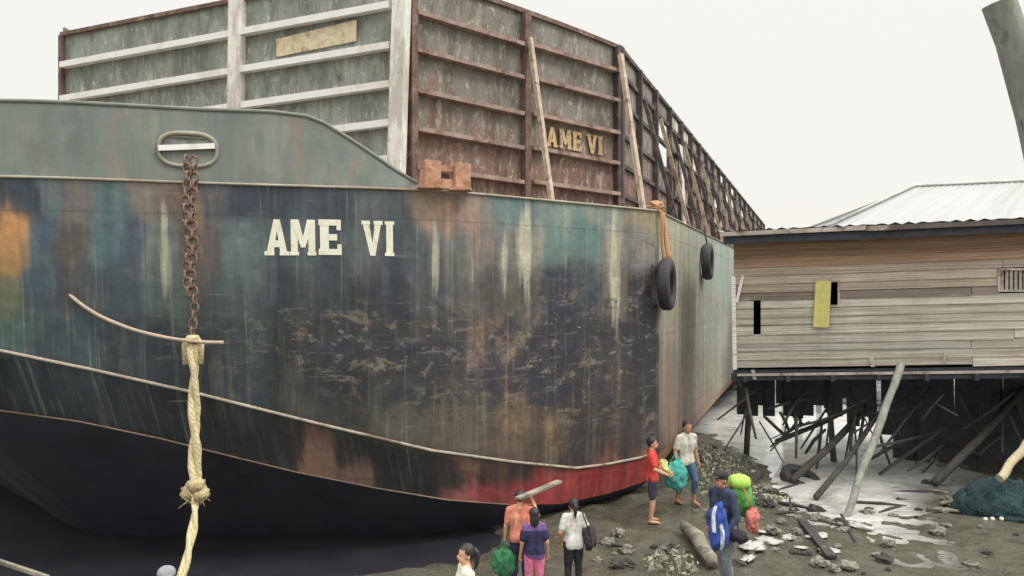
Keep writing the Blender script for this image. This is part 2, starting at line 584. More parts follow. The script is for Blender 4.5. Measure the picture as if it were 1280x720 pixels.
def levels(s, f):
    """the section of the hull at a station: chine, lower edge, keel as (s, f, z)"""
    sg = 1 if s >= SCN else -1
    a = s if sg > 0 else 2 * SCN - s
    bow = f > -4.13
    e = max(0, min(1, (8.04 - a) / 2.5)) if bow else 0.0
    if bow:
        c2 = (SCN + (a - SCN) * .992, f - .16)
        p = P(*c2); zc = CAMZ + (360 - itp(CH_Y, pxx(p))) / F * p.y
        l2 = (SCN + max(0, (a - SCN) * .985 - .05), f - .22 - .35 * e)
        p = P(*l2); zl = CAMZ + (360 - itp(LO_Y, pxx(p))) / F * p.y
    else:
        c2 = (SCN + (a - SCN) * .992, f - .16 * max(0, 1 - (-4.12 - f) / 2)); l2 = (SCN + (a - SCN) * .97, f - .22 * max(0, 1 - (-4.12 - f) / 2))
        zc, zl = .82, .36
        k = min(1, (-4.12 - f) / 1.5)
        b = levels(8.0399, -4.12)
        zc = b[0][2] * (1 - k) + .82 * k; zl = b[1][2] * (1 - k) + .36 * k
    k2 = (SCN + (l2[0] - SCN) * .93 - (.1 * (1 - e) if a > 0 else 0), l2[1] - (.95 * max(0, zl) + .2) * (e if bow else 0) - .1)
    return [(q[0] if sg > 0 else 2 * SCN - q[0], q[1], z) for q, z in ((c2, zc), (l2, zl), (k2, -.25))]


CTRL = [  # paint and stain colours met along the hull, as seen at (x, y)
    (30, 245, 58, 74, 88), (60, 240, 110, 130, 122), (92, 245, 128, 116, 104), (130, 248, 92, 122, 120), (185, 245, 152, 134, 112), (225, 245, 140, 112, 96), (262, 245, 96, 96, 96), (300, 243, 56, 66, 84), (400, 245, 66, 76, 90), (480, 250, 92, 104, 104), (540, 255, 168, 138, 112), (590, 258, 178, 148, 122), (640, 262, 112, 140, 134), (700, 262, 132, 154, 138), (760, 265, 146, 156, 134), (808, 275, 172, 152, 112),
    (6, 290, 204, 152, 98), (14, 320, 190, 146, 96), (45, 300, 74, 106, 120), (92, 305, 104, 92, 84), (130, 300, 84, 118, 120), (165, 300, 78, 98, 112), (205, 310, 128, 142, 124), (245, 310, 116, 100, 92), (300, 310, 100, 122, 120), (380, 300, 82, 98, 102), (460, 300, 84, 98, 102), (520, 310, 88, 98, 102), (570, 310, 120, 122, 112), (600, 310, 150, 134, 116), (630, 310, 120, 122, 112), (657, 310, 172, 156, 122), (690, 305, 112, 148, 136), (735, 300, 92, 134, 126), (766, 310, 172, 156, 128), (800, 310, 140, 136, 122),
    (10, 370, 124, 130, 100), (50, 360, 72, 100, 112), (100, 365, 84, 88, 86), (150, 360, 72, 90, 98), (205, 360, 110, 128, 116), (300, 365, 92, 110, 110), (400, 360, 74, 84, 90), (480, 360, 66, 72, 82), (540, 355, 92, 98, 96), (580, 365, 116, 112, 100), (620, 360, 112, 104, 92), (660, 370, 118, 110, 94), (700, 360, 66, 72, 86), (735, 355, 76, 90, 96), (768, 370, 140, 124, 100), (810, 370, 80, 74, 76),
    (20, 415, 82, 120, 112), (100, 420, 68, 96, 102), (180, 420, 58, 78, 86), (300, 420, 74, 90, 90), (400, 420, 62, 66, 66), (480, 430, 74, 72, 70), (560, 420, 88, 82, 72), (612, 430, 140, 112, 94), (700, 420, 64, 66, 74), (760, 430, 86, 80, 76), (810, 430, 66, 64, 66),
    (60, 445, 62, 86, 92), (200, 465, 56, 72, 80), (300, 480, 60, 76, 82), (400, 480, 56, 62, 66), (500, 480, 78, 80, 74), (600, 490, 104, 96, 80), (700, 480, 72, 70, 68), (760, 490, 92, 80, 72), (810, 500, 84, 76, 70),
    (400, 520, 80, 78, 68), (500, 540, 112, 104, 84), (580, 530, 118, 106, 82), (640, 530, 136, 110, 80), (680, 545, 120, 98, 74), (740, 545, 80, 72, 66), (800, 545, 90, 78, 70),
    (40, 480, 52, 64, 70), (150, 510, 58, 66, 70), (250, 540, 50, 54, 58), (330, 560, 54, 58, 58), (400, 590, 160, 112, 94), (450, 596, 150, 106, 88), (490, 592, 58, 56, 56), (540, 590, 60, 56, 54), (585, 583, 134, 94, 80), (620, 590, 110, 76, 68), (680, 608, 160, 62, 66), (740, 605, 152, 60, 62), (572, 623, 176, 84, 82), (580, 620, 174, 76, 76), (612, 615, 160, 68, 70), (650, 609, 160, 66, 68), (690, 598, 160, 66, 68), (570, 604, 56, 54, 54), (610, 600, 58, 54, 54), (648, 593, 70, 58, 56), (690, 588, 120, 66, 62), (780, 590, 150, 60, 60), (765, 577, 176, 100, 82), (805, 568, 176, 108, 88), (720, 572, 84, 74, 66), (745, 570, 80, 70, 64), (775, 566, 84, 74, 68), (800, 556, 84, 74, 68), (815, 552, 80, 72, 66), (720, 590, 168, 70, 66),
    (835, 300, 172, 168, 136), (850, 330, 160, 160, 136), (875, 320, 156, 160, 140), (905, 340, 160, 176, 160), (925, 330, 176, 190, 172), (845, 400, 150, 142, 122), (880, 400, 152, 154, 136), (908, 420, 160, 168, 150), (840, 470, 134, 120, 104), (870, 480, 148, 138, 120), (900, 460, 152, 150, 132), (850, 530, 140, 112, 94), (880, 505, 150, 122, 100)]
def mute(r, g, b, k):
    m = .35 * r + .5 * g + .15 * b
    return rgb(*[m + (v - m) * k for v in (r, g, b)])


CTRL += [(330, 580, 54, 56, 56), (350, 560, 52, 56, 58), (440, 572, 56, 56, 56), (500, 575, 56, 56, 56), (470, 560, 54, 56, 58), (540, 600, 56, 54, 54), (540, 575, 56, 54, 54), (640, 588, 80, 62, 58), (300, 515, 56, 66, 70), (200, 520, 52, 58, 64), (90, 470, 58, 74, 80)]
CTRL = [(x, y, mute(r, g, b, .98 if (r > 140 and g < 75) else (1.0 if x < 20 else .70))) for x, y, r, g, b in CTRL]
CTRL = [(x, y, c, x < 823 and y > itp(CH_Y, x) + 1) for x, y, c in CTRL]


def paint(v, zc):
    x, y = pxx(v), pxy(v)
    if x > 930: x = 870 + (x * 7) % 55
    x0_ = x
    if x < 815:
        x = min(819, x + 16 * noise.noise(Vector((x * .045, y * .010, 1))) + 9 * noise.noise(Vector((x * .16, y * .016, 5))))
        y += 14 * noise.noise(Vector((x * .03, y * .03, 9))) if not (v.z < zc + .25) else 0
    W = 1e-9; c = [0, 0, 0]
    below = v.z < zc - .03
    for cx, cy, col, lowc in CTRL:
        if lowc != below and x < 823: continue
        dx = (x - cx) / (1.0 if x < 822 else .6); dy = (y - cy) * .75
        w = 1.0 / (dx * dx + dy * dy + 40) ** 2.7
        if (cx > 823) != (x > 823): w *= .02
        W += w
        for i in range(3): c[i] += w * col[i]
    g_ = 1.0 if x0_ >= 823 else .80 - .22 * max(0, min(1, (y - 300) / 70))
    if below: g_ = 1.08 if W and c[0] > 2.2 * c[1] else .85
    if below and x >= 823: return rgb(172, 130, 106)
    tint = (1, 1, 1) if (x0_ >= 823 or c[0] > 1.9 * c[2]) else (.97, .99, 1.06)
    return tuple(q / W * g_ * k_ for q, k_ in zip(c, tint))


def bl(x, y, cx, cy, rx, ry): return math.exp(-((x - cx) / rx) ** 2 - ((y - cy) / ry) ** 2)


def mask(v):
    x, y = pxx(v), pxy(v)
    if x > 935: return (.25, .35, .05)
    r = bl(x, y, 215, 250, 50, 30) * .5 + bl(x, y, 250, 330, 16, 110) * .5 + bl(x, y, 92, 330, 14, 80) * .35 + bl(x, y, 565, 265, 45, 45) * .85 + bl(x, y, 600, 330, 20, 60) * .4 + bl(x, y, 610, 430, 40, 30) * .55 + bl(x, y, 640, 535, 70, 22) * .5 + bl(x, y, 800, 290, 30, 50) * .3 + bl(x, y, 690, 520, 100, 60) * .25
    p = bl(x, y, 205, 330, 26, 90) * .35 + bl(x, y, 600, 330, 40, 90) * .35 + bl(x, y, 657, 310, 9, 90) * .95 + bl(x, y, 768, 330, 9, 110) * .95 + bl(x, y, 545, 320, 8, 80) * .6 + bl(x, y, 630, 330, 6, 60) * .6 + bl(x, y, 205, 300, 9, 80) * .6 + bl(x, y, 300, 330, 7, 90) * .5 + bl(x, y, 500, 540, 80, 26) * .4 + bl(x, y, 380, 305, 60, 14) * .2
    d = bl(x, y, 420, 420, 130, 45) * .42 + bl(x, y, 720, 440, 110, 90) * .5 + bl(x, y, 520, 450, 120, 50) * .35 + bl(x, y, 810, 420, 20, 130) * .45 + bl(x, y, 180, 430, 120, 40) * .2 + bl(x, y, 600, 460, 240, 90) * .24
    if x > 823:
        r = .22 + bl(x, y, 850, 520, 40, 60) * .4; p = .38; d = .02
    return (r, p, d)


def build_hull(parent):
    """one watertight mesh: bow plating, both sides, bottom rake and transom"""
    port = [(2 * SCN - s, f) for s, f in reversed(STB)][:-1]
    line = port + STB
    NV, NL, NK = 44, 7, 7
    mb = MB(); cols = []; masks = []
    u = 0; prev = None
    grid = []; kinds = []
    us = []
    for (s, f) in line:
        q = Vector((s, f))
        if prev is not None: u += (q - prev).length
        prev = q; us.append(u)
    u0 = us[len(port)]
    bead_c, bead_l = [], []
    for i, (s, f) in enumerate(line):
        ch, lo, ke = levels(s, f)
        row = []
        prof = [(s + (ch[0] - s) * t, f + (ch[1] - f) * t, ZD + (ch[2] - ZD) * t) for t in [k / NV for k in range(NV + 1)]]
        prof += [tuple(a + (b - a) * k / NL for a, b in zip(ch, lo)) for k in range(1, NL + 1)]
        prof += [tuple(a + (b - a) * k / NK for a, b in zip(lo, ke)) for k in range(1, NK + 1)]
        for k, (a, b, z) in enumerate(prof):
            v = P(a, b, z)
            m = P(a if a >= SCN else 2 * SCN - a, b, z)
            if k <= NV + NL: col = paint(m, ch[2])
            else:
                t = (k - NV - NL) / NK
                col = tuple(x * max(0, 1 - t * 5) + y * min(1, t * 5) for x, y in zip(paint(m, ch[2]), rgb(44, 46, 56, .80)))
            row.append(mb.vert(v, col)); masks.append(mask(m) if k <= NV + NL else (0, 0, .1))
        grid.append(row)
        bead_c.append(P(*ch)); bead_l.append(P(*lo))
        kinds.append([(us[i] - u0, p[2]) for p in prof])
    n = len(grid[0])
    for i in range(len(grid) - 1):
        for k in range(n - 1):
            mb.face((grid[i][k], grid[i][k + 1], grid[i + 1][k + 1], grid[i + 1][k]),
                    [kinds[i][k], kinds[i][k + 1], kinds[i + 1][k + 1], kinds[i + 1][k]])
    # bottom and transom
    last, first = grid[-1], grid[0]
    for k in range(n - 1): mb.face((first[k + 1], first[k], last[k], last[k + 1]))
    for i in range(len(port)):
        j = len(line) - 1 - i
        if j - 1 <= i: break
        if j - 1 == i + 1: mb.face((grid[i][-1], grid[i + 1][-1], grid[j][-1]))
        else: mb.face((grid[i][-1], grid[i + 1][-1], grid[j - 1][-1], grid[j][-1]))
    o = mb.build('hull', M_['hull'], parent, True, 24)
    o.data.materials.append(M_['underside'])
    q_ = 0
    for i in range(len(grid) - 1):
        for k in range(n - 1):
            if k >= NV + NL: o.data.polygons[q_].material_index = 1
            q_ += 1
    for p_ in o.data.polygons[q_:]: p_.material_index = 1
    org = parent.location
    ma = o.data.color_attributes.new('Mask', 'FLOAT_COLOR', 'POINT')
    fl = []
    for m in masks: fl += [m[0], m[1], m[2], 1]
    ma.data.foreach_set('color', fl)
    # deck
    d = MB()
    rows = [(d.vert(P(2 * SCN - s, f, ZD - .01)), d.vert(P(s, f, ZD - .01))) for s, f in STB[1:]]
    ap = d.vert(P(SCN, STB[0][1], ZD - .01))
    d.face((ap, rows[0][0], rows[0][1]))
    for a, b in zip(rows, rows[1:]): d.face((a[0], b[0], b[1], a[1]))
    d.build('deck', M_['deck'], parent)
    # strakes
    half = len(port)
    sel = [p for p, (s, f) in zip(bead_c, line) if f > -4.3]
    MB().tube([p + Vector((VF.x, VF.y, 0)) * .01 for p in sel], .026, 6).build('chine_strake', M_['thin_strake'], o, True)
    sel = [p for p, (s, f) in zip(bead_l, line) if f > -1.2]
    MB().tube(sel, .015, 6).build('lower_strake', M_['lower_strake'], o, True)
    edge = [P(SCN + (s - SCN) * 1.002, f + .012, ZD - .01) for s, f in line]
    MB().tube(edge, .022, 6).build('deck_edge_rail', M_['edge_rail'], o, True)
    return o, line


M_['thin_strake'] = simple('pale_chine_paint', rgb(160, 150, 136), .7, .3, 3.5, .2, alt=rgb(112, 96, 84))
M_['lower_strake'] = simple('brown_lower_edge_paint', rgb(130, 110, 94), .7, .35, 2.0, .2, alt=rgb(84, 74, 68))
M_['edge_rail'] = simple('chalky_deck_edge_paint', rgb(150, 148, 132), .7, .3, 1.6, .2, alt=rgb(150, 122, 102))

barge = thing('barge', P(0, 0, 0), 'huge grounded steel barge with rust streaked hull lettered AME VI in cream', 'barge')
hull, LINE = build_hull(barge)


def hull_pt(s, z, off=0.0):
    """a point of the starboard bow plating at athwart position s and height z, and its outward direction"""
    for a, b in zip(STB, STB[1:]):
        if a[0] <= s <= b[0] and b[0] > a[0]:
            k = (s - a[0]) / (b[0] - a[0]); f = a[1] + (b[1] - a[1]) * k
            break
    ch = levels(s, f)[0]
    t = (ZD - z) / (ZD - ch[2])
    d = (P(*b) - P(*a)).normalized()
    nrm = Vector((d.y, -d.x, 0))
    p = P(s + (ch[0] - s) * t, f + (ch[1] - f) * t, z)
    return p + nrm * off, nrm


def s_of_px(x):
    lo, hi = -1.0, 8.0
    for _ in range(40):
        m = (lo + hi) / 2
        p, _n = hull_pt(m, 5.4)
        if pxx(p) < x: lo = m
        else: hi = m
    return lo


# lettering --------------------------------------------------------
def rects(*r): return [[(a, b), (c, b), (c, d), (a, d)] for a, b, c, d in r]


GLYPH = {  # bold capitals with short feet, unit height
    'A': [[(.06, 0), (.34, 0), (.55, 1), (.37, 1)], [(.62, 0), (.90, 0), (.61, 1), (.43, 1)], [(.27, .23), (.69, .23), (.66, .42), (.30, .42)], [(.0, 0), (.38, 0), (.38, .11), (.0, .11)], [(.58, 0), (.96, 0), (.96, .11), (.58, .11)]],
    'M': rects((.04, 0, .30, 1), (.70, 0, .96, 1), (.0, 0, .34, .1), (.66, 0, 1, .1)) + [[(.05, 1), (.34, 1), (.60, .22), (.42, .22)], [(.66, 1), (.95, 1), (.58, .22), (.40, .22)]],
    'E': rects((.05, 0, .33, 1), (.0, 0, .74, .17), (.0, .83, .72, 1), (.33, .41, .60, .59), (.60, .0, .74, .30), (.58, .70, .72, 1)),
    'V': [[(.02, 1), (.30, 1), (.55, 0), (.36, 0)], [(.58, 1), (.86, 1), (.58, 0), (.40, 0)], [(-.02, .89), (.36, .89), (.36, 1), (-.02, 1)], [(.52, .89), (.90, .89), (.90, 1), (.52, 1)]],
    'I': rects((.06, 0, .35, 1), (.0, 0, .41, .1), (.0, .9, .41, 1)),
}


def subdiv_poly(poly, n=4):
    """a quad cut into an n x n grid of points"""
    a, b, c, d = [Vector(p) for p in poly]
    return [[(a.lerp(b, i / n)).lerp(d.lerp(c, i / n), j / n) for i in range(n + 1)] for j in range(n + 1)]


def letter(ch, place, hgt, thick, drop=0.0):
    """place(u, v, out) -> world point; hgt in metres; each letter one raised plate of paint"""
    mb = MB()
    for ip, poly in enumerate(GLYPH[ch]):
        g = subdiv_poly(poly, 3)
        o = thick + ip * .0012
        top = [[mb.vert(place(p.x * hgt, p.y * hgt, o)) for p in r] for r in g]
        for j in range(3):
            for i in range(3):
                mb.face((top[j][i], top[j][i + 1], top[j + 1][i + 1], top[j + 1][i]))
        rim = [top[0][i] for i in range(4)] + [top[j][3] for j in range(1, 4)] + [top[3][i] for i in (2, 1, 0)] + [top[j][0] for j in (2, 1)]
        low = [mb.vert(place(p.x * hgt, p.y * hgt, -.01)) for p in ([g[0][i] for i in range(4)] + [g[j][3] for j in range(1, 4)] + [g[3][i] for i in (2, 1, 0)] + [g[j][0] for j in (2, 1)])]
        L = len(rim)
        for i in range(L): mb.face((rim[i], low[i], low[(i + 1) % L], rim[(i + 1) % L]))
    return mb


def hull_place(x0, ybase, scale):
    s0 = s_of_px(x0)
    p0, _ = hull_pt(s0, 5.4)
    zb = CAMZ + (360 - ybase) / F * p0.y
    def place(u, v, out):
        # walk u metres along the plating from s0
        s = s0; left = u * scale
        p, _n = hull_pt(s, zb)
        ds = .05
        while left > 1e-6:
            st = min(ds, left)
            q, _n = hull_pt(s + st * .8, zb)
            left -= max(1e-4, (q - p).length); s += st * .8; p = q
            if left < 0: break
        q, nn = hull_pt(s, zb + v, out)
        return q
    return place


for chh, x0, yb, wd in (('A', 330, 319, .70), ('M', 362, 319, .72), ('E', 398, 318.5, .86), ('V', 452, 319.5, .66), ('I', 481, 320, .66)):
    letter(chh, hull_place(x0, yb, wd), .575, .006).build('letter', M_['cream'], hull)

# bulwark -----------------------------------------------------------
BW_H = [(-2, 1.10), (0, 1.12), (2.2, 1.15), (3.0, 1.17), (3.45, 1.13), (3.68, 1.03), (4.0, .80), (4.3, .57), (4.63, .30), (4.97, .05)]


def build_bulwark():
    mb = MB()
    pts = [(2 * SCN - s, f) for s, f in reversed(STB) if s < 4.95][:-1] + [(s, f) for s, f in STB if s < 4.95]
    rows = []; top = []
    n = 10
    for s, f in pts:
        h = itp(BW_H, s if s >= SCN else 2 * SCN - s)
        r = []
        for side in (0, 1):
            col = []
            for k in range(n + 1):
                z = ZD + .02 + h * k / n
                ins = .05 + .06 * side + .10 * k / n
                col.append(mb.vert(P(SCN + (s - SCN) * (1 - ins * .03), f - ins, z)))
            r.append(col)
        rows.append(r)
        top.append(P(SCN + (s - SCN) * .996, f - .16, ZD + .02 + h))
    for a, b in zip(rows, rows[1:]):
        for k in range(n):
            mb.face((a[0][k], a[0][k + 1], b[0][k + 1], b[0][k]))
            mb.face((a[1][k], b[1][k], b[1][k + 1], a[1][k + 1]))
        mb.face((a[0][n], a[1][n], b[1][n], b[0][n]))
    o = mb.build('bulwark', M_['bulwark'], barge, True, 40)
    MB().tube(top, .035, 8).build('bulwark_cap', M_['cap'], o, True)
    return o


M_['cap'] = simple('dark_bulwark_cap_paint', rgb(112, 118, 110), .7, .2, 3, .2)
bulwark = build_bulwark()

# fairlead ----------------------------------------------------------
S_F = s_of_px(236)
fp, fn = hull_pt(S_F, ZD)
fz = 6.66
ft = Vector((-fn.y, fn.x, 0))          # along the plating, to the right
if ft.x < 0: ft = -ft
fcen = Vector((fp.x, fp.y, fz)) - fn * .10


def oval(hw, hh, n=28):
    out = []
    for i in range(n):
        t = 2 * math.pi * i / n
        c, s = math.cos(t), math.sin(t)
        out.append(fcen + ft * (hw * math.copysign(abs(c) ** .7, c)) + Vector((0, 0, 1)) * (hh * math.copysign(abs(s) ** .8, s)) + fn * .05)
    return out


fl = MB().tube(oval(.43, .26), .034, 8, closed=True).build('fairlead', M_['cap2'] if 'cap2' in M_ else M_['edge_rail'], barge, True)
hole = MB()
ov = oval(.42, .25)
cc = sum(ov, Vector()) / len(ov)
ci = hole.vert(cc - fn * .035)
ii = [hole.vert(p - fn * .035) for p in ov]
for i in range(len(ii)): hole.face((ci, ii[i], ii[(i + 1) % len(ii)]))
hole.build('recess', M_['recess'] if 'recess' in M_ else simple('blotched_recess_paint', rgb(128, 132, 122), .8, .45, 9, .2, alt=rgb(60, 58, 56)), fl)  # grey disc with dark blotches fills the oval
MB().beam(fcen + fn * .07 - ft * .42 + Vector((0, 0, .0)), fcen + fn * .07 + ft * .40 + Vector((0, 0, .075)), .05, .085).build('crossbar', M_['white_rail'], fl)
MB().beam(fcen + fn * .03 - ft * .30 + Vector((0, 0, .20)), fcen + fn * .03 + ft * .26 + Vector((0, 0, .195)), .04, .03).build('upper_lip', M_['cap'], fl)

# cargo bin -----------------------------------------------------------
bin_corner = {}


def bpt(wall, t, z, out=0.0):
    """a point of the bin: wall 'front' t = s along it, 'chamfer' t in 0..1, 'side' t metres aft"""
    if wall == 'front': s, f = t, 0.0; nr = (0, 1)
    elif wall == 'chamfer':
        s, f = 4.2 + 2.7 * t, -5.3 * t; nr = (.891, .454)
    elif wall == 'side': s, f = 6.9, -5.3 - t; nr = (1, 0)
    elif wall == 'port': s, f = -6.9, -5.3 - t; nr = (-1, 0)
    elif wall == 'port_chamfer': s, f = -4.2 - 2.7 * t, -5.3 * t; nr = (-.891, .454)
    return P(s + nr[0] * out, f + nr[1] * out, z)


def ztop(wall, t):
    if wall == 'front': return 10.0 + .032 * (t + 4.2)
    if wall in ('chamfer', 'port_chamfer'): return 10.26 - .16 * t - .06 * (2 * t - 1) ** 2
    return 10.07


def wall_panel(wall, t0, t1, z0, z1, nt, nz, mat, parent, name='wall_panel', topped=False, th=.05):
    mb = MB()
    G = []
    for side in (0, 1):
        g = []
        for i in range(nt + 1):
            t = t0 + (t1 - t0) * i / nt
            zz = ztop(wall, t) if topped else z1
            row = []
            for k in range(nz + 1):
                z = z0 + (zz - z0) * k / nz
                p = bpt(wall, t, z)
                dent = 0 if i in (0, nt) or k in (0, nz) else noise.noise(Vector((p.x * 1.3, p.y * 1.3, z * 1.3))) * .035
                row.append(mb.vert(bpt(wall, t, z, dent - th * side)))
            g.append(row)
        G.append(g)
    a, b = G
    for i in range(nt):
        for k in range(nz):
            mb.face((a[i][k], a[i + 1][k], a[i + 1][k + 1], a[i][k + 1]))
            mb.face((b[i][k], b[i][k + 1], b[i + 1][k + 1], b[i + 1][k]))
        mb.face((a[i][nz], a[i + 1][nz], b[i + 1][nz], b[i][nz]))
        mb.face((a[i][0], b[i][0], b[i + 1][0], a[i + 1][0]))
    for i in (0, nt):
        for k in range(nz): mb.face((a[i][k], a[i][k + 1], b[i][k + 1], b[i][k]))
    return mb.build(name, mat, parent, True, 30)


front = wall_panel('front', -4.2, 4.2, ZD, 0, 46, 22, M_['bin_front'], barge, 'front_wall', True)
cham = wall_panel('chamfer', 0, 1, ZD, 0, 34, 22, M_['bin_side'], barge, 'side_wall', True)
wall_panel('port_chamfer', 0, 1, ZD, 0, 10, 8, M_['bin_side'], barge, 'side_wall', True)

# rails of the front wall
for zl in (9.335, 8.60, 7.90, 7.20, 6.55):
    for t0, t1 in ((-4.12, .41), (.69, 3.98)):
        dz = lambda t: zl + .036 * (t + 4.2)
        MB().beam(bpt('front', t0, dz(t0), .08), bpt('front', t1, dz(t1), .08), .16, .125).build('rail', M_['white_rail'], front)
MB().beam(bpt('front', -4.2, ztop('front', -4.2) + .03, 0), bpt('front', 4.2, ztop('front', 4.2) + .03, 0), .16, .08).build('top_rail', M_['rust_steel'], front)
MB().beam(bpt('front', .53, ZD, .12), bpt('front', .57, ztop('front', .55), .10), .27, .2, up=(-.355, -.935, 0)).build('post', M_['post_white'], front)
MB().beam(bpt('front', 4.13, ZD, .18), bpt('front', 4.24, 10.4, .10), .27, .22, up=(-.355, -.935, 0)).build('post', M_['post_white'], front)
MB().beam(bpt('front', -4.17, ZD, .05), bpt('front', -4.17, 10.0, .05), .09, .12, up=(-.355, -.935, 0)).build('post', M_['rust_steel'], front)
# worn name plate on the front wall
mb = MB()
s0, s1 = 1.45, 3.23
for (za, zb) in ((8.78, 9.20),):
    pl = [bpt('front', s0, za + .036 * (s0 + 4.2) - .02, .045), bpt('front', s1, za + .036 * (s1 + 4.2) + .03, .045), bpt('front', s1, zb + .036 * (s1 + 4.2), .045), bpt('front', s0, zb + .036 * (s0 + 4.2) - .10, .045)]
    bk = [p - Vector((VF.x, VF.y, 0)) * .03 for p in pl]
    A = [mb.vert(p) for p in pl]; B = [mb.vert(p) for p in bk]
    mb.face(A)
    for i in range(4): mb.face((A[i], B[i], B[(i + 1) % 4], A[(i + 1) % 4]))
mb.build('name_plate', simple('flaking_cream_plate', rgb(206, 192, 160), .7, .2, 9, .3, alt=rgb(166, 150, 122)), front)

M_['rail_brown'] = simple('tan_rusted_rail', rgb(150, 130, 118), .8, .35, 4, .4, alt=rgb(110, 84, 74))
# chamfer wall rails, posts, braces
CR = (9.50, 8.82, 8.08, 7.38, 6.68)
for zl in CR:
    for t0, t1 in ((.035, .48), (.525, .985)):
        MB().beam(bpt('chamfer', t0, zl + .02, .08), bpt('chamfer', t1, zl - .02, .08), .17, .08).build('rail', M_['rail_brown'], cham)
pts = [bpt('chamfer', t / 10, ztop('chamfer', t / 10) + .02) for t in range(11)]
tr = MB()
for a, b in zip(pts, pts[1:]): tr.beam(a, b, .14, .09)
tr.build('top_rail', M_['rust_steel'], cham)
NC = VS * .891 + VF * .454
NC3 = (NC.x, NC.y, 0)
for t, m, w in ((.025, M_['rust_steel'], .13), (.50, M_['rust_steel'], .16), (.99, M_['frame_dark'], .18)):
    MB().beam(bpt('chamfer', t, ZD, .07), bpt('chamfer', t, ztop('chamfer', t), .07), w, .16, up=NC3).build('post', m, cham)


def edge_at_px(x):
    s = s_of_px(x)
    p, n = hull_pt(s, ZD)
    return p - n * .06


MB().beam(bpt('chamfer', .505, 9.62, .16), edge_at_px(692), .09, .09, up=NC3).build('brace', M_['brace'], cham)
MB().beam(bpt('chamfer', .985, 9.85, .16), edge_at_px(806), .11, .10, up=NC3).build('brace', M_['brace'], cham)
# faded name on the rusty wall
x = .60
for chh, w in (('A', .95), ('M', 1.0), ('E', .78), (' ', .3), ('V', .88), ('I', .42)):
    if chh != ' ':
        def place(u, v, out, x=x): return bpt('chamfer', x + u * .92 / 5.95, 7.50 + v, .045 + out)
        letter(chh, place, .42, .01).build('letter', M_['cream_worn'], cham)
    x += w * .42 / 5.95
# rusty bitts on the deck edge
bt_ = MB()
for x0 in (541, 578):
    e = edge_at_px(x0) - Vector((0, .22, 0))
    bt_ = MB(); bt_.beam(e, e + Vector((.01, 0, .47)), .29, .24, up=(.5, -.85, 0)); bt_.box(e + Vector((0, 0, .03)), (.40, .36, .05))
    bt_.build('bitt', M_['rust_bright'], barge)
ea, eb = edge_at_px(541) - Vector((0, .24, 0)), edge_at_px(578) - Vector((0, .20, 0))
MB().beam(ea + Vector((0, 0, .10)), eb + Vector((0, 0, .10)), .16, .16).build('bitt_crossbar', M_['rust_bright'], barge)
MB().beam(ea + Vector((0, 0, .36)), eb + Vector((0, 0, .36)), .12, .10).build('bitt_crossbar', M_['rust_bright'], barge)

# long open side frames
rnd = random.Random(5)
T_POST = [0, 2.1, 4.3, 6.6, 8.8, 11, 13.2, 15.4, 17.6, 20, 22.4, 25, 28, 31, 34.5, 38, 42, 46.5, 51, 55]
NS3 = (VS.x, VS.y, 0); NP3 = (-VS.x, -VS.y, 0)
side_root = None
sframe = MB()
for a in (0,):
    sframe.beam(bpt('side', 0, 10.07), bpt('side', 55, 10.07), .16, .10)
side_rail = sframe.build('side_wall', M_['frame_dark'], barge)
pf = MB(); pf.beam(bpt('port', 0, 10.07), bpt('port', 55, 10.07), .16, .10)
port_rail = pf.build('side_wall', M_['frame_dark'], barge)
for zl in CR:
    b = MB(); b.beam(bpt('side', .05, zl, .03), bpt('side', 55, zl, .03), .10, .10)
    b.build('rail', M_['frame_dark'], side_rail)
for zl in (8.4, 6.7):
    b = MB(); b.beam(bpt('port', .05, zl, .03), bpt('port', 55, zl, .03), .10, .10)
    b.build('rail', M_['frame_dark'], port_rail)
for i, t in enumerate(T_POST):
    w = .20 if i % 2 == 0 else .13
    MB().beam(bpt('side', t, ZD, .07), bpt('side', t, 10.05, .07), w, .16, up=NS3).build('post', M_['frame_dark'], side_rail)
    MB().beam(bpt('port', t, ZD, .07), bpt('port', t, 10.05, .07), w, .16, up=NP3).build('post', M_['frame_dark'], port_rail)
    if 0 < i:
        MB().beam(bpt('side', t + .25, 9.3, .16), bpt('side', t + .25, ZD + .02, .98), .10, .10, up=NS3).build('brace', M_['frame_dark'] if i % 2 else M_['brace'], side_rail)
Z_ROW = [ZD, 6.68, 7.38, 8.08, 8.82, 9.50, 10.03]
for i, (t0, t1) in enumerate(zip(T_POST, T_POST[1:])):
    for k, (z0, z1) in enumerate(zip(Z_ROW, Z_ROW[1:])):
        if i < 3: keep = 1.0 if i < 2 else .75
        elif i < 9: keep = (1, 1, .94, .92, .95, .97)[k]
        else: keep = (.98, .97, .92, .9, .9, .9)[k]
        if rnd.random() < keep:
            mm = M_['pale_panel'] if (rnd.random() < .09 and i > 0) else M_['bin_side']
            wall_panel('side', t0 + .10, t1 - .10, z0 + .05, z1 - .05, 2, 2, mm, side_rail, 'panel', th=.03)
# a pale board propped upright against the open frames
MB().beam(bpt('side', 7.9, ZD + .02, .35), bpt('side', 7.9, 9.1, .2), .55, .06, up=NS3).build('propped_board', M_['pale_panel'], side_rail)

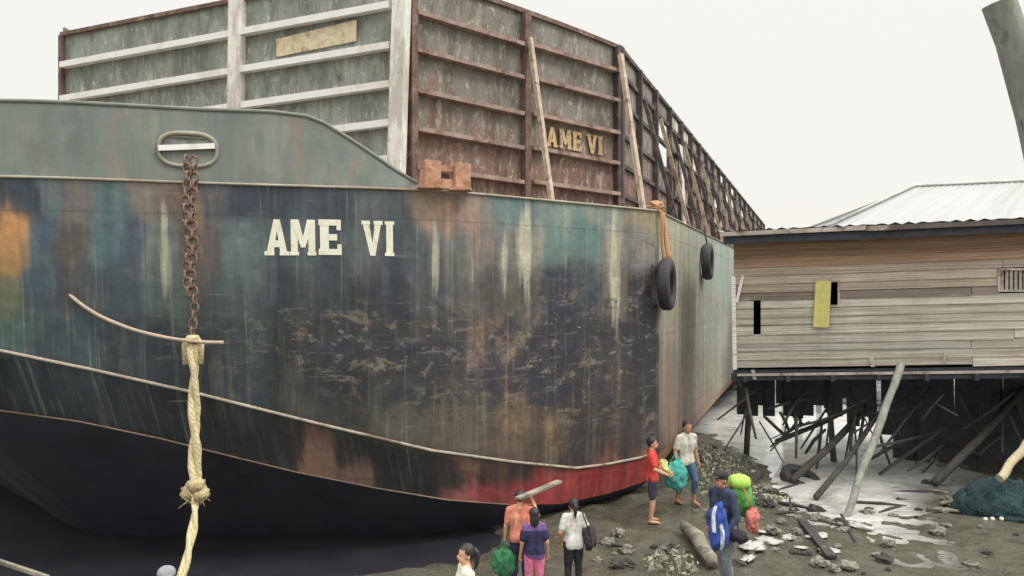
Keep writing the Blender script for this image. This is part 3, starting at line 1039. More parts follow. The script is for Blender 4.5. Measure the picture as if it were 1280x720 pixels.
# ------------------------------------------------------------------ tyres hung on the hull
def make_tyre(loc, nrm, tilt, label, R0=.54, strands=2, top=None):
    t = thing('tyre_fender', loc, label, 'tyre', None)
    nrm = Vector(nrm).normalized()
    a = Vector((0, 0, 1)); b = nrm.cross(a).normalized(); a = b.cross(nrm)
    prof = [(.30, -.09), (.33, -.12), (.42, -.135), (.50, -.12), (.535, -.08), (.54, 0), (.535, .08), (.50, .12), (.42, .135), (.33, .12), (.30, .09), (.315, 0)]
    mb = MB(); rings = []
    n = 36
    for i in range(n):
        th = 2 * math.pi * i / n
        d = a * math.cos(th) + b * math.sin(th)
        rings.append([mb.vert(Vector(loc) + d * (r * R0 / .54 - (.012 if (i % 2 and r > .5) else 0)) + nrm * w) for r, w in prof])
    for i in range(n):
        A, B = rings[i], rings[(i + 1) % n]
        for k in range(len(prof)):
            k2 = (k + 1) % len(prof)
            mb.face((A[k], B[k], B[k2], A[k2]), [(0, 0)] * 4)
    mb.build('tyre', M_['rubber'], t, True, 50)
    return t


nside = Vector((VS.x, VS.y, 0))
t1 = P(8.04, -4.30, 4.58) + nside * .17
ty1 = make_tyre(t1, nside, 0, 'big black tyre hung on frayed orange ropes at the corner of the hull', .56)
t2 = P(8.04, -11.3, 5.28) + nside * .16
ty2 = make_tyre(t2, nside, 0, 'black tyre hung close under the deck edge far along the pale side of the hull', .54)
rp = thing('fender_rope', t1 + Vector((0, 0, .5)), 'frayed orange rope looped over the deck corner holding the big tyre', 'rope')
for dx, rr in ((-.12, .035), (.06, .04), (.16, .028)):
    a = P(8.02, -4.22 - dx, ZD + .06); b = t1 + Vector((dx * .6, 0, .47))
    pts = [a - nside * .35 + Vector((0, 0, .02)), a + nside * .03, a + nside * .10 + Vector((0, 0, -.1))]
    pts += [Vector(pts[2]).lerp(b, k / 6) + Vector((math.sin(k * 1.3) * .012, 0, 0)) for k in range(1, 7)]
    MB().tube(pts, rr, 7, wob=.2).build('strand', M_['orange_rope'], rp, True)
kb = MB(); kb.blob(P(8.0, -4.2, ZD + .09), (.17, .14, .10), 12, .9, 3.5, 3)
kb.build('knot', M_['orange_rope'], rp, True)
rp2 = tag(MB().tube([P(7.7, -11.3, ZD + .03), P(8.10, -11.3, ZD + .05), t2 + Vector((0, 0, .45))], .025, 6).build('fender_rope', M_['rubber'], None, True), 'short dark rope from the deck edge to the far tyre', 'rope')

# ------------------------------------------------------------------ anchor chain and mooring rope
ctop = fcen + fn * .10 + ft * .10 + Vector((0, 0, -.20))
chain = thing('mooring_chain', ctop, 'rusty chain of thick links hanging from the oval fairlead down the dark hull', 'chain')


def link_mesh(c, ax, side, L=.20, W=.13, r=.021):
    pts = []
    for i in range(16):
        t = 2 * math.pi * i / 16
        x = math.cos(t) * W / 2 * (1 if abs(math.cos(t)) > .3 else 1); y = math.sin(t) * L / 2
        y = math.copysign(abs(math.sin(t)) ** .75, math.sin(t)) * (L / 2)
        pts.append(c + side * x + ax * y)
    return MB().tube(pts, r, 6, closed=True)


zend = CAMZ + (360 - 425) / F * 12.4
nl = 23
hpt, _ = hull_pt(S_F, 5.0)
for strand, (o1, o2) in enumerate(((0.0, .0), (-.105, .06))):
    for i in range(nl - strand * 6):
        k = i / (nl - 1)
        z = ctop.z + (zend - ctop.z) * k
        base = Vector((ctop.x, ctop.y, z)) + fn * (.10 + .10 * math.sin(k * 3) + o2) + ft * (o1 * (1 - .5 * k) + .02 * math.sin(i * .8))
        sd = (ft + fn * .35).normalized() if i % 2 == strand else (ft * .35 - fn).normalized()
        link_mesh(base, Vector((0, 0, 1)), sd, .158, .112, .018).build('link', M_['chain'], chain, True)
cend = Vector((ctop.x, ctop.y, zend)) + fn * .2
shk = link_mesh(cend + Vector((0, 0, -.06)), Vector((0, 0, 1)), ft, .22, .2, .028).build('shackle', M_['rust_bright'], chain, True)


def braid(pts, R0, rs, turns, phase, n=7):
    """one strand of a laid rope around a centre line"""
    out = []
    N = len(pts)
    for i in range(N * 3 - 2):
        k = i / 3; j = min(int(k), N - 2); q = pts[j].lerp(pts[j + 1], k - j)
        a = phase + turns * 2 * math.pi * i / (N * 3 - 3)
        out.append(q + Vector((math.cos(a), math.sin(a), 0)) * (R0 if not isinstance(R0, list) else R0[j]))
    return out


rtop = cend + Vector((0, 0, -.06))
rope = thing('mooring_rope', rtop, 'thick cream mooring rope tied to the rusty chain with a frayed knot near its foot', 'rope')
zk = CAMZ + (360 - 612) / F * 12.1
kp = Vector(((245 - 640) / F * 12.1, 12.1, zk))
line = [rtop.lerp(kp, i / 44) + Vector((.012 * math.sin(i * .3), 0, 0)) for i in range(45)]
for ph in range(2):
    MB().tube(braid(line, .044, .06, 1.2, ph * 3.1416 + .3), .054, 9, wob=.7).build('strand', M_['rope'], rope, True)
# loop through the shackle
lp = MB()
lp.tube([rtop + ft * .10 + Vector((0, 0, -.3)), rtop + ft * .11, rtop + ft * .05 + fn * .06 + Vector((0, 0, .10)), rtop - ft * .05 + fn * .06 + Vector((0, 0, .10)), rtop - ft * .11, rtop - ft * .10 + Vector((0, 0, -.3))], .055, 8)
lp.build('eye_loop', M_['rope'], rope, True)
kn = MB()
for j, (dx, dz, sx, sz) in enumerate(((0, .02, .17, .13), (-.09, -.03, .12, .11), (.10, -.05, .13, .10), (.04, .10, .12, .10))):
    kn.blob(kp + Vector((dx, -.03 * j, dz)), (sx, .14, sz), 9, .35, 3, j)
kn.build('knot', M_['rope'], rope, True)
rb = random.Random(3)
fr = MB()
for j in range(16):
    a = kp + Vector((rb.uniform(-.15, .15), rb.uniform(-.15, 0), rb.uniform(-.1, .05)))
    fr.tube([a, a + Vector((rb.uniform(-.08, .08), rb.uniform(-.06, .02), -.07)), a + Vector((rb.uniform(-.16, .2), rb.uniform(-.06, .02), -.16 - rb.random() * .06))], [.012, .01, .004], 5)
fr.build('frayed_end', M_['rope'], rope, True)
foot = Vector(((212 - 640) / F * 11.2, 11.2, .03))
ln2 = []
for i in range(36):
    k = i / 35
    q = kp.lerp(foot, k); q.x += .16 * math.sin(k * math.pi) * .6
    ln2.append(q)
for ph in range(2):
    MB().tube(braid(ln2, .030, .04, 1.5, ph * 3.1416), .040, 8, wob=.6).build('strand', M_['rope'], rope, True)
coil = [foot + Vector((math.cos(a * .5) * (.16 + a * .006) - .16, math.sin(a * .5) * (.16 + a * .006) - .25, .02 + .002 * a)) for a in range(0, 34)]
MB().tube(coil, .05, 8).build('tail_coil', M_['rope'], rope, True)

# slack thin rope lying against the hull
tr = [at(x, y, D) for x, y, D in ((78, 352, 12.2), (84, 366, 12.05), (100, 380, 12.03), (125, 396, 12.1), (165, 412, 12.15), (205, 422, 12.1), (243, 427, 12.0), (262, 428, 12.0), (284, 428, 12.08))]
sm = []
for i in range(len(tr) - 1):
    for k in range(5):
        sm.append(tr[i].lerp(tr[i + 1], k / 5))
for _ in range(4): sm = [sm[0]] + [(a + b * 2 + c) / 4 for a, b, c in zip(sm, sm[1:], sm[2:])] + [sm[-1]]
tag(MB().tube(sm, .028, 7, wob=.15).build('slack_rope', M_['thin_rope'], None, True), 'thin faded slack rope sagging across the dark bow to the foot of the chain', 'rope')

# ------------------------------------------------------------------ ground
def gz(x, y):
    """height of the mud"""
    near = math.exp(-((x - 3) / 22) ** 2 - ((y - 17) / 24) ** 2)
    z = near * (.10 * noise.noise(Vector((x * .35, y * .35, 0))) + .07 * noise.noise(Vector((x * 1.1, y * 1.1, 3))) + .055 * noise.noise(Vector((x * 2.6, y * 2.6, 7))) + .025 * noise.noise(Vector((x * 6.5, y * 6.5, 2))))
    z += .34 * math.exp(-((x - 3.0) / 1.3) ** 2 - ((y - 11.0) / 1.5) ** 2)
    z += .26 * math.exp(-((x - 3.9) / 1.2) ** 2 - ((y - 16.4) / 2.0) ** 2)
    z += .30 * math.exp(-((x - 5.6) / 1.1) ** 2 - ((y - 20.5) / 3.5) ** 2)
    z -= .16 * math.exp(-((x - 6.3) / 2.6) ** 2 - ((y - 17.5) / 2.6) ** 2)
    z += .07 * noise.noise(Vector((x * .9, y * .5, 21))) * math.exp(-((x - 9) / 4) ** 2 - ((y - 22) / 6) ** 2)
    z -= .25 * math.exp(-((x - 8.9 - (y - 26) * .14) / 3.4) ** 4 - ((y - 27.) / 9.5) ** 4)
    ln_ = 12.5 + (x + 3) * .5
    sg = lambda v: 1 / (1 + math.exp(max(-30, min(30, -v))))
    if -20 < x < 6 and 5 < y < 26:
        z -= .30 * sg((y - ln_ - .3) / .35) * sg((-.3 - x) / .35) * sg((20 - y) / .6) * sg((x + 14) / .6)
    return z


def spaced(lo, hi, step, far):
    out = []
    a = lo
    while a <= hi + 1e-6: out.append(a); a += step
    s = step
    up = []
    b = out[-1]
    while b < far: s *= 1.35; b += s; up.append(b)
    s = step; dn = []
    b = out[0]
    while b > -far: s *= 1.35; b -= s; dn.append(b)
    return list(reversed(dn)) + out + up


xs = spaced(-8, 15, .11, 2500); ys = spaced(7, 34, .11, 2500)
g = MB(); ids = []
for y in ys:
    ids.append([g.vert((x, y, gz(x, y))) for x in xs])
for j in range(len(ys) - 1):
    for i in range(len(xs) - 1):
        g.face((ids[j][i], ids[j][i + 1], ids[j + 1][i + 1], ids[j + 1][i]))
tag(g.build('ground', M_['mud'], None, True), kind='structure')

# shallow foamy water between barge and house, sky glare put into its white
w = MB()
n = 60
c0 = w.vert((9.2, 25.5, -.075), (1, 1, 1))
prev = []
w.cur = (1, 1, 1)
for ring in range(1, 9):
    fd = max(0, min(1, (ring / 8 - .72) / .26)); w.cur = (1 - .86 * fd, 1 - .87 * fd, 1 - .89 * fd)
    row = []
    for k in range(n):
        t = 2 * math.pi * k / n
        r = ring / 8 * (1 + .14 * math.sin(3 * t + 1) + .10 * math.sin(7 * t) + .05 * math.sin(13 * t + 2))
        row.append(w.vert((9.2 + 5.6 * r * math.cos(t) + 2.4 * r * math.sin(t), 25.5 + 11.5 * r * math.sin(t), -.075)))
    for k in range(n):
        k2 = (k + 1) % n
        if ring == 1: w.face((c0, row[k], row[k2]))
        else: w.face((prev[k], row[k], row[k2], prev[k2]))
    prev = row
tag(w.build('water', M_['water'], None, True), kind='structure')

# dark sheet added under the bow, its black standing in for hull shade
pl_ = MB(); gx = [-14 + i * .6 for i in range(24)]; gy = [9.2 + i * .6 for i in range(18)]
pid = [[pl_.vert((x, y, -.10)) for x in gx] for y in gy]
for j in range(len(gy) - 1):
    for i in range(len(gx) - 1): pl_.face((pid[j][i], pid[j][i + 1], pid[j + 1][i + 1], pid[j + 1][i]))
mp_ = Mat('shade_black_water', .28)
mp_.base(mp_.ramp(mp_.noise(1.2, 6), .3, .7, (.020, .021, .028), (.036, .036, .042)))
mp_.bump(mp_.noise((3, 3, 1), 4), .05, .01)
tag(pl_.build('bow_shade_pool', mp_.m, None, True), kind='structure')

# ------------------------------------------------------------------ stilt house
HD = Vector((.935, -.354, 0)); HO = Vector((5.54, 20.0, 0)); HN = Vector((-.354, -.935, 0))


def hq(x):
    """distance along the facade seen at x"""
    k = (x - 640) / F
    return (k * 20 - 5.54) / (.935 + k * .354)


def hp(q, z, out=0.0): return HO + HD * q + HN * out + Vector((0, 0, z))


def hz(x, y):
    p = hp(hq(x), 0)
    return CAMZ + (360 - y) / F * p.y


house = thing('stilt_house', hp(0, 0), 'long grey plank house on leaning stilts beside the barge', 'house')
ROWS = 15
Q0, Q1 = 0.0, 11.5


def zb(q): return 2.50 + .050 * q
def zt(q): return 5.66 + .018 * q


rnd = random.Random(21)
wall = MB()
openings = [(hq(1021), hq(1047), hz(1035, 381), hz(1035, 352)), (hq(1250), hq(1296), hz(1262, 362), hz(1262, 338)), (hq(942), hq(951), hz(946, 403), hz(946, 378))]


def clear(qa, qb, za, zb_):
    """pieces of a board left of and right of the openings"""
    out = [(qa, qb)]
    for a, b, z0, z1 in openings:
        if zb_ <= z0 + .02 or za >= z1 - .02: continue
        nx = []
        for s, e in out:
            if e <= a or s >= b: nx.append((s, e)); continue
            if s < a: nx.append((s, a))
            if e > b: nx.append((b, e))
        out = nx
    return out


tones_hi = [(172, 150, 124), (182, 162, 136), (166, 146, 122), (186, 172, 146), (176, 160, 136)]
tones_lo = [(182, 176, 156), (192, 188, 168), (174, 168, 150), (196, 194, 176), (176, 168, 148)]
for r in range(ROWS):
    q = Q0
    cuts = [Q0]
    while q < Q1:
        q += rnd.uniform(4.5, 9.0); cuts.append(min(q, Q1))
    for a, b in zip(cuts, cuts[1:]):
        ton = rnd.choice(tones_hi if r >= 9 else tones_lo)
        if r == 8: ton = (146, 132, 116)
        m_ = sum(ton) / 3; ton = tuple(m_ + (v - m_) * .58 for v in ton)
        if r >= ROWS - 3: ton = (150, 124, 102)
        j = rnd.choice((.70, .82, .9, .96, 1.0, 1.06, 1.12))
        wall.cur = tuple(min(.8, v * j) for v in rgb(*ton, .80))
        tilt0, tilt1 = rnd.uniform(-.026, .026), rnd.uniform(-.026, .026)
        def zz(q, e): return zb(q) + (zt(q) - zb(q)) * (r + e) / ROWS
        zm0, zm1 = zz((a + b) / 2, 0), zz((a + b) / 2, 1)
        for s, e in clear(a + .006, b - .006, zm0, zm1):
            ns = max(1, int((e - s) / .5))
            for i in range(ns):
                qa, qb = s + (e - s) * i / ns, s + (e - s) * (i + 1) / ns
                ka, kb = (qa - a) / max(.01, b - a), (qb - a) / max(.01, b - a)
                ta, tb = tilt0 + (tilt1 - tilt0) * ka, tilt0 + (tilt1 - tilt0) * kb
                pts = []
                for qq, tt in ((qa, ta), (qb, tb)):
                    for e_, out in ((-.06, .030), (1.02, .004)):
                        pts.append((qq, zz(qq, e_) + tt, out))
                A = [wall.vert(hp(*p)) for p in pts]
                B = [wall.vert(hp(p[0], p[1], p[2] - .024)) for p in pts]
                v0 = r * 3.7 + rnd.random() * .02
                wall.face((A[0], A[2], A[3], A[1]), [(qa + r * 5.3, v0), (qb + r * 5.3, v0), (qb + r * 5.3, v0 + .25), (qa + r * 5.3, v0 + .25)])
                wall.face((A[0], B[0], B[2], A[2]), [(qa, v0), (qa, v0), (qb, v0), (qb, v0)])
                wall.face((A[1], A[3], B[3], B[1]), [(qa, v0)] * 4)
                if i == 0: wall.face((A[0], A[1], B[1], B[0]), [(qa, v0)] * 4)
                if i == ns - 1: wall.face((A[2], B[2], B[3], A[3]), [(qb, v0)] * 4)
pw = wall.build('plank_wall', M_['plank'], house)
# end and inner walls, floor, lining
wall2 = MB(); wall2.cur = rgb(150, 138, 118, .80)
for r in range(ROWS):
    z0 = zb(0) + (zt(0) - zb(0)) * r / ROWS; z1 = zb(0) + (zt(0) - zb(0)) * (r + 1) / ROWS + .05
    A = [wall2.vert(p) for p in (hp(.0, z0, -.03), hp(.0, z0, -2.2), hp(.015, z1, -2.2), hp(.015, z1, -.03))]
    wall2.face(A, [(0, r), (5.5, r), (5.5, r + .25), (0, r + .25)])
wall2.build('end_wall', M_['plank'], house)
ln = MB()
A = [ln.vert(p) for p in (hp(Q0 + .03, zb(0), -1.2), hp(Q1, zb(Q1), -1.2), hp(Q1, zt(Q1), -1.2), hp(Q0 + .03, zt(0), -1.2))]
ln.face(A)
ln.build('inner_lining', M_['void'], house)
# eaves and roof
ro = MB(); EO = .55
N = 90
def ev(q): return 5.80 + .020 * q
rows = []
for i in range(N + 1):
    q = -.35 + (Q1 + .8) * i / N
    up = .028 * math.cos(i * math.pi * .9)
    rows.append([ro.vert(hp(q, ev(q) + .10 + up, EO)), ro.vert(hp(q, ev(q) + .10 + (.20 if q > 3.2 else .08) + up, -3.2 if q > 3.2 else -1.0)), ro.vert(hp(q, ev(q) - .05 + up, -6.4 if q > 3.2 else -2.4))])
for i, (a, b) in enumerate(zip(rows, rows[1:])):
    for k in range(2): ro.face((a[k], b[k], b[k + 1], a[k + 1]), [(i * .13, k * 3), (i * .13 + .13, k * 3), (i * .13 + .13, k * 3 + 3), (i * .13, k * 3 + 3)])
ro.build('roof', M_['roof'], house)
MB().beam(hp(-.28, ev(-.28) + .02, EO - .03), hp(3.0, ev(3.0) + .03, EO - .03), .05, .10).build('fascia_board', M_['fascia'], house)
MB().beam(hp(3.02, ev(3) + .01, EO - .03), hp(Q1 + .4, ev(Q1) + .05, EO - .03), .05, .11).build('fascia_board', M_['fascia_dark'], house)
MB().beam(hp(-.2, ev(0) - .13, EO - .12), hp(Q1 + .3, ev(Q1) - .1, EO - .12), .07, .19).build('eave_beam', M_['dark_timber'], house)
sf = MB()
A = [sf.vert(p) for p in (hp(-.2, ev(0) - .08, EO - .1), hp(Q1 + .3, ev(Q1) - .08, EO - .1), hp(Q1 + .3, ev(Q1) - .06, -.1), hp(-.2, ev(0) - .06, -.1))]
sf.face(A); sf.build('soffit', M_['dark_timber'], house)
# floor and joists
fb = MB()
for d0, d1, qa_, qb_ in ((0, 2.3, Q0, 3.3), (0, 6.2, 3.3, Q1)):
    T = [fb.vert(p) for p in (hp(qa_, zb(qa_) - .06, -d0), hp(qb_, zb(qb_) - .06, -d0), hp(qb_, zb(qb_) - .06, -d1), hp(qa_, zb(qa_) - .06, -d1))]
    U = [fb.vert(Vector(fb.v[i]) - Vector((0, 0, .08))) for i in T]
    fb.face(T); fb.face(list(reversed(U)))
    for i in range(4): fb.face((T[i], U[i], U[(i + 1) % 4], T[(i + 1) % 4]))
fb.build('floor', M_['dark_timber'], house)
MB().beam(hp(Q0 - .05, zb(0) - .22, .02), hp(Q1, zb(Q1) - .22, .02), .10, .18).build('sill_beam', M_['dark_timber'], house)
MB().beam(hp(Q0 + .1, zb(0) - .16, .10), hp(Q1, zb(Q1) - .15, .10), .04, .06).build('ledger_strip', M_['fascia'], house)
for q in (.3, 1.3, 2.3, 3.3, 4.3, 5.3, 6.3, 7.4, 8.5):
    MB().beam(hp(q, zb(q) - .26, .25), hp(q, zb(q) - .26, -6.1 if q > 3.2 else -2.2), .09, .14).build('joist', M_['dark_timber'], house)
# stilts
rs = random.Random(8)
for q in (.25, 2.2, 4.4, 6.6, 8.8, 11):
    for d in (.3, 3.0, 5.9):
        if d < 1 and q < 5.5: continue
        if q < 3.2 and d > 3.1: continue
        if q < 3.2 and d > 1: d = 2.1
        b = hp(q + rs.uniform(-.2, .2), 0, -d); b.z = gz(b.x, b.y) - .2
        MB().tube([b, hp(q, zb(q) - .3, -d)], [.085, .075], 8).build('stilt', M_['dark_pole'], house, True)
for (xa, ya, Da), (xb, yb, Db), r in (((1085, 500, 21.5), (970, 552, 21.0), .062), ((1078, 516, 20.5), (990, 600, 18.6), .078), ((1092, 526, 19.8), (1020, 622, 17.2), .062),
                                      ((925, 476, 21.6), (937, 520, 20.9), .06), ((937, 518, 20.9), (932, 552, 20.8), .05), ((955, 520, 22.5), (985, 548, 22), .045), ((975, 515, 22.5), (986, 538, 22), .04), ((998, 500, 22.5), (1000, 532, 22.3), .035), ((1034, 497, 22.4), (1034, 516, 22.3), .05),
                                      ((1060, 512, 20.0), (990, 535, 20.2), .03), ((1280, 486, 20.2), (1168, 604, 18.0), .095)):
    MB().tube([at(xa, ya, Da), at((xa + xb) / 2 + 2, (ya + yb) / 2 + 2, (Da + Db) / 2), at(xb, yb, Db)], [r, r * 1.05, r * 1.1], 8, wob=.2).build('brace', M_['dark_pole'], house, True)
rc_ = random.Random(31)
for i in range(26):
    xa, ya = rc_.uniform(925, 1120), rc_.uniform(478, 540)
    Da = rc_.uniform(19.6, 22.0)
    xb, yb = xa + rc_.uniform(-60, 40), ya + rc_.uniform(15, 85)
    pb_ = at(xb, yb, Da - rc_.uniform(-.3, 1.2))
    if pb_.z < gz(pb_.x, pb_.y): pb_.z = gz(pb_.x, pb_.y)
    r = rc_.uniform(.016, .042)
    pa_ = at(xa, ya, Da)
    MB().tube([pa_, (pa_ + pb_) / 2 + Vector((rc_.uniform(-.06, .06), 0, rc_.uniform(-.05, .05))), pb_], [r, r * 1.1, r * .8], 6, wob=.3).build('brace', M_['dark_pole'], house, True)
for i in range(18):
    xa, ya = rc_.uniform(1120, 1290), rc_.uniform(478, 560)
    Da = rc_.uniform(18.6, 21.0)
    pa_ = at(xa, ya, Da); pb_ = at(xa + rc_.uniform(-90, 60), ya + rc_.uniform(10, 90), Da - rc_.uniform(-.3, 1.6))
    if pb_.z < gz(pb_.x, pb_.y): pb_.z = gz(pb_.x, pb_.y)
    r = rc_.uniform(.02, .05)
    MB().tube([pa_, (pa_ + pb_) / 2 + Vector((0, 0, rc_.uniform(-.08, .05))), pb_], [r, r * 1.1, r * .8], 6, wob=.3).build('brace', M_['dark_pole'], house, True)
# ragged dark boards added at back and right, standing in for underfloor shade
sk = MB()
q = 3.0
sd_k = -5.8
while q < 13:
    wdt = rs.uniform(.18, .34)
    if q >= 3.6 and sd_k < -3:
        sk.build('back_shade_boards', M_['dark_timber'], house); sk = MB(); sd_k = -2.9
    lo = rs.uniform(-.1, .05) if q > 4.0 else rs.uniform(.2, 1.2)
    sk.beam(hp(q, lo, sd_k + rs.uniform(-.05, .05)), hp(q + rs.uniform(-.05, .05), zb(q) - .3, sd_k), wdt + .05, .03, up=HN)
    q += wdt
sk.build('shade_boards', M_['dark_timber'], house)
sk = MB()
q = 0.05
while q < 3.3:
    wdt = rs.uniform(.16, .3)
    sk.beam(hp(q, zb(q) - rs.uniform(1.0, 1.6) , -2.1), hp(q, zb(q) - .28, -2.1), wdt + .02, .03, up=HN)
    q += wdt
sk.build('floor_shade_boards', M_['dark_timber'], house)
# vent with slats, small dark window, slot
va, vb, vz0, vz1 = openings[1]
vf = MB()
for a, b, c, d in ((va - .05, vb + .05, vz1, vz1 + .05), (va - .05, vb + .05, vz0 - .05, vz0), (va - .05, va, vz0, vz1), (vb, vb + .05, vz0, vz1)):
    vf.box(hp((a + b) / 2, (c + d) / 2, .03), (b - a, .05, d - c), Matrix((HD, -HN, (0, 0, 1))).transposed())
vf = vf.build('vent_frame', M_['fascia'], house)
vs = MB()
for i in range(8):
    q = va + (vb - va) * (i + .5) / 8
    vs.beam(hp(q, vz0, -.01), hp(q, vz1, -.01), .06, .02, up=HN)
vs.build('vent_slats', M_['fascia'], vf)
wa, wb, wz0, wz1 = openings[0]
wf = MB()
for a, b, c, d in ((wa - .05, wb + .05, wz1, wz1 + .05), (wa - .05, wb + .05, wz0 - .05, wz0), (wa - .05, wa, wz0, wz1), (wb, wb + .05, wz0, wz1)):
    wf.box(hp((a + b) / 2, (c + d) / 2, .02), (b - a, .05, d - c), Matrix((HD, -HN, (0, 0, 1))).transposed())
wf.build('window_frame', M_['fascia'], house)
# yellow cloth hung out of the small window
yl = MB()
q0, q1 = hq(1019), hq(1039)
ztp, zbt = hz(1028, 351), hz(1028, 409)
nx, nz_ = 8, 20
G = []
for k in range(nz_ + 1):
    t = k / nz_
    G.append([yl.vert(hp(q0 + (q1 - q0) * i / nx + .0 * t - .05 * t, ztp + (zbt - ztp) * t + .01 * math.sin(i * 2.0) * t, .09 + .018 * math.sin(i * 1.7 + t * 2) * (.3 + t))) for i in range(nx + 1)])
G2 = [[yl.vert(Vector(yl.v[i]) - HN * .012) for i in r] for r in G]
for k in range(nz_):
    for i in range(nx):
        yl.face((G[k][i], G[k + 1][i], G[k + 1][i + 1], G[k][i + 1])); yl.face((G2[k][i], G2[k][i + 1], G2[k + 1][i + 1], G2[k + 1][i]))
for k in range(nz_):
    yl.face((G[k][0], G2[k][0], G2[k + 1][0], G[k + 1][0])); yl.face((G[k][nx], G[k + 1][nx], G2[k + 1][nx], G2[k][nx]))
tag(yl.build('yellow_cloth', M_['yellow'], None, True), 'faded yellow cloth hanging out of the small window in the grey plank wall', 'cloth')
# bits of batten on the wall
for xa, ya, xb, yb, w_, m in ((929, 345, 921, 378, .07, 'white_rail'), (1089, 446, 1091, 458, .09, 'fascia'), (941, 462, 944, 474, .08, 'fascia'), (1181, 440, 1180, 452, .06, 'fascia'), (917, 345, 919, 462, .10, 'plank')):
    MB().beam(hp(hq(xa), hz(xa, ya), .07), hp(hq(xb), hz(xb, yb), .07), w_, .03, up=HN).build('batten', M_[m], house)

# neighbouring house behind with a pale hipped roof
nh = thing('neighbour_house', (20, 34, 0), 'neighbouring house behind the plank house showing only its pale corrugated hip roof', 'house')
ro = MB()
ea = [Vector((11.0, 28.5, 6.55)), Vector((34, 25.5, 6.75)), Vector((36, 37, 6.75)), Vector((12, 38.5, 6.55))]
ra, rb_ = Vector((16.4, 32.6, 8.62)), Vector((34.5, 31.5, 9.35))


def corr(a, b, c, d, n, nm):
    """corrugated slope between eave a-b and ridge d-c"""
    up = (b - a).cross(d - a)
    if up.length < 1e-6: up = (b - a).cross(c - a)
    up.normalize()
    if up.z < 0: up = -up
    rows = []
    for i in range(n + 1):
        o = up * (.011 * math.cos(i * math.pi))
        rows.append((ro.vert(a.lerp(b, i / n) + o), ro.vert(d.lerp(c, i / n) + o)))
    for i, (p, q) in enumerate(zip(rows, rows[1:])):
        ro.face((p[0], q[0], q[1], p[1]), [(i * .14, 0), (i * .14 + .14, 0), (i * .14 + .14, 4), (i * .14, 4)])


corr(ea[0], ea[1], rb_, ra, 150, 0); corr(ea[1], ea[2], rb_, rb_, 60, 0); corr(ea[2], ea[3], ra, rb_, 150, 0); corr(ea[3], ea[0], ra, ra, 60, 0)
ro.build('roof', M_['roof'], nh, False)
rc = MB(); rc.tube([ea[0] + Vector((0, 0, .04)), ra + Vector((0, 0, .05)), ra.lerp(rb_, .4) + Vector((0, 0, .05)), rb_ + Vector((0, 0, .05))], .07, 6)
rc.build('ridge_cap', simple('grey_ridge_cap', (.44, .44, .42), .5, .25, 2, .2), nh, True)
nwm = MB(); nwm.cur = rgb(150, 140, 124, .80)
crn = [Vector((12, 29.2, 0)), Vector((33.4, 26.3, 0)), Vector((35.2, 36.4, 0)), Vector((12.8, 37.8, 0))]
for a, b in zip(crn, crn[1:] + crn[:1]):
    for r in range(12):
        z0, z1 = 2.6 + r * .34, 2.6 + r * .34 + .335
        A = [nwm.vert(a + Vector((0, 0, z0))), nwm.vert(b + Vector((0, 0, z0))), nwm.vert(b + Vector((0, 0, z1))), nwm.vert(a + Vector((0, 0, z1)))]
        L = (b - a).length
        nwm.face(A, [(r * 5, r), (r * 5 + L, r), (r * 5 + L, r + .25), (r * 5, r + .25)])
nwm.build('plank_wall', M_['plank'], nh)
nf = MB(); A = [nf.vert(p + Vector((0, 0, 2.55))) for p in crn]; nf.face(A)
nf.build('floor', M_['dark_timber'], nh)
for a, b in zip(crn, crn[1:] + crn[:1]):
    for k in (.02, .35, .68):
        p = a.lerp(b, k)
        MB().tube([p + Vector((0, 0, -.3)), p + Vector((0, 0, 2.6))], .11, 8).build('stilt', M_['dark_pole'], nh, True)

# ------------------------------------------------------------------ leaning poles
def pole(name, a, b, ra, rb, mat, label, n=14, wob=.22):
    mb = MB()
    pts = [a.lerp(b, i / n) + Vector((.015 * math.sin(i * 1.1), .015 * math.cos(i * .7), 0)) for i in range(n + 1)]
    mb.tube(pts, [ra + (rb - ra) * i / n for i in range(n + 1)], 12, wob=wob)
    o = mb.build(name, mat, None, True, 50)
    return tag(o, label, 'pole')


D1, D2 = 18.0, 16.0
pole('leaning_pole', at(1127, 455, D1), at(1056, 650, D2), .088, .072, M_['grey_pole'], 'grey leaning pole propped from the mud up against the floor of the plank house')
pole('leaning_pole', at(1300, 535, 16.4), at(1249, 598, 15.6), .09, .08, M_['tan_pole'], 'short yellowed bare pole slanting over the heap of teal netting')
dirp = at(1277, 130, 6.0) - at(1236, 8, 6.0)
pa = at(1250, 2, 6.0)
slope = (1300 - 1248) / 150
base = Vector((pa.x + (pa.z) * slope * .90, 6.15, -.3))
pole('leaning_pole', pa, base, .115, .135, M_['grey_pole'], 'thick grey post leaning in the near foreground against the pale sky', 24, .12)

# ------------------------------------------------------------------ net heap with floats
def net_mat():
    m = Mat('teal_fishing_net', .9)
    w = m.n.new('ShaderNodeTexVoronoi'); w.feature = 'DISTANCE_TO_EDGE'; w.inputs['Scale'].default_value = 22
    m.l.new(m.tc.outputs['Object'], w.inputs['Vector'])
    c = m.mix(m.ramp(w.outputs['Distance'], .02, .14), rgb(56, 92, 92), rgb(30, 46, 52))
    c = m.mix(m.math('MULTIPLY', m.ramp(m.noise(5, 6), .45, .65), .6), c, rgb(44, 62, 62))
    m.base(c); m.bump(m.noise(9, 6, .7), 1.0, .08)
    return m.m


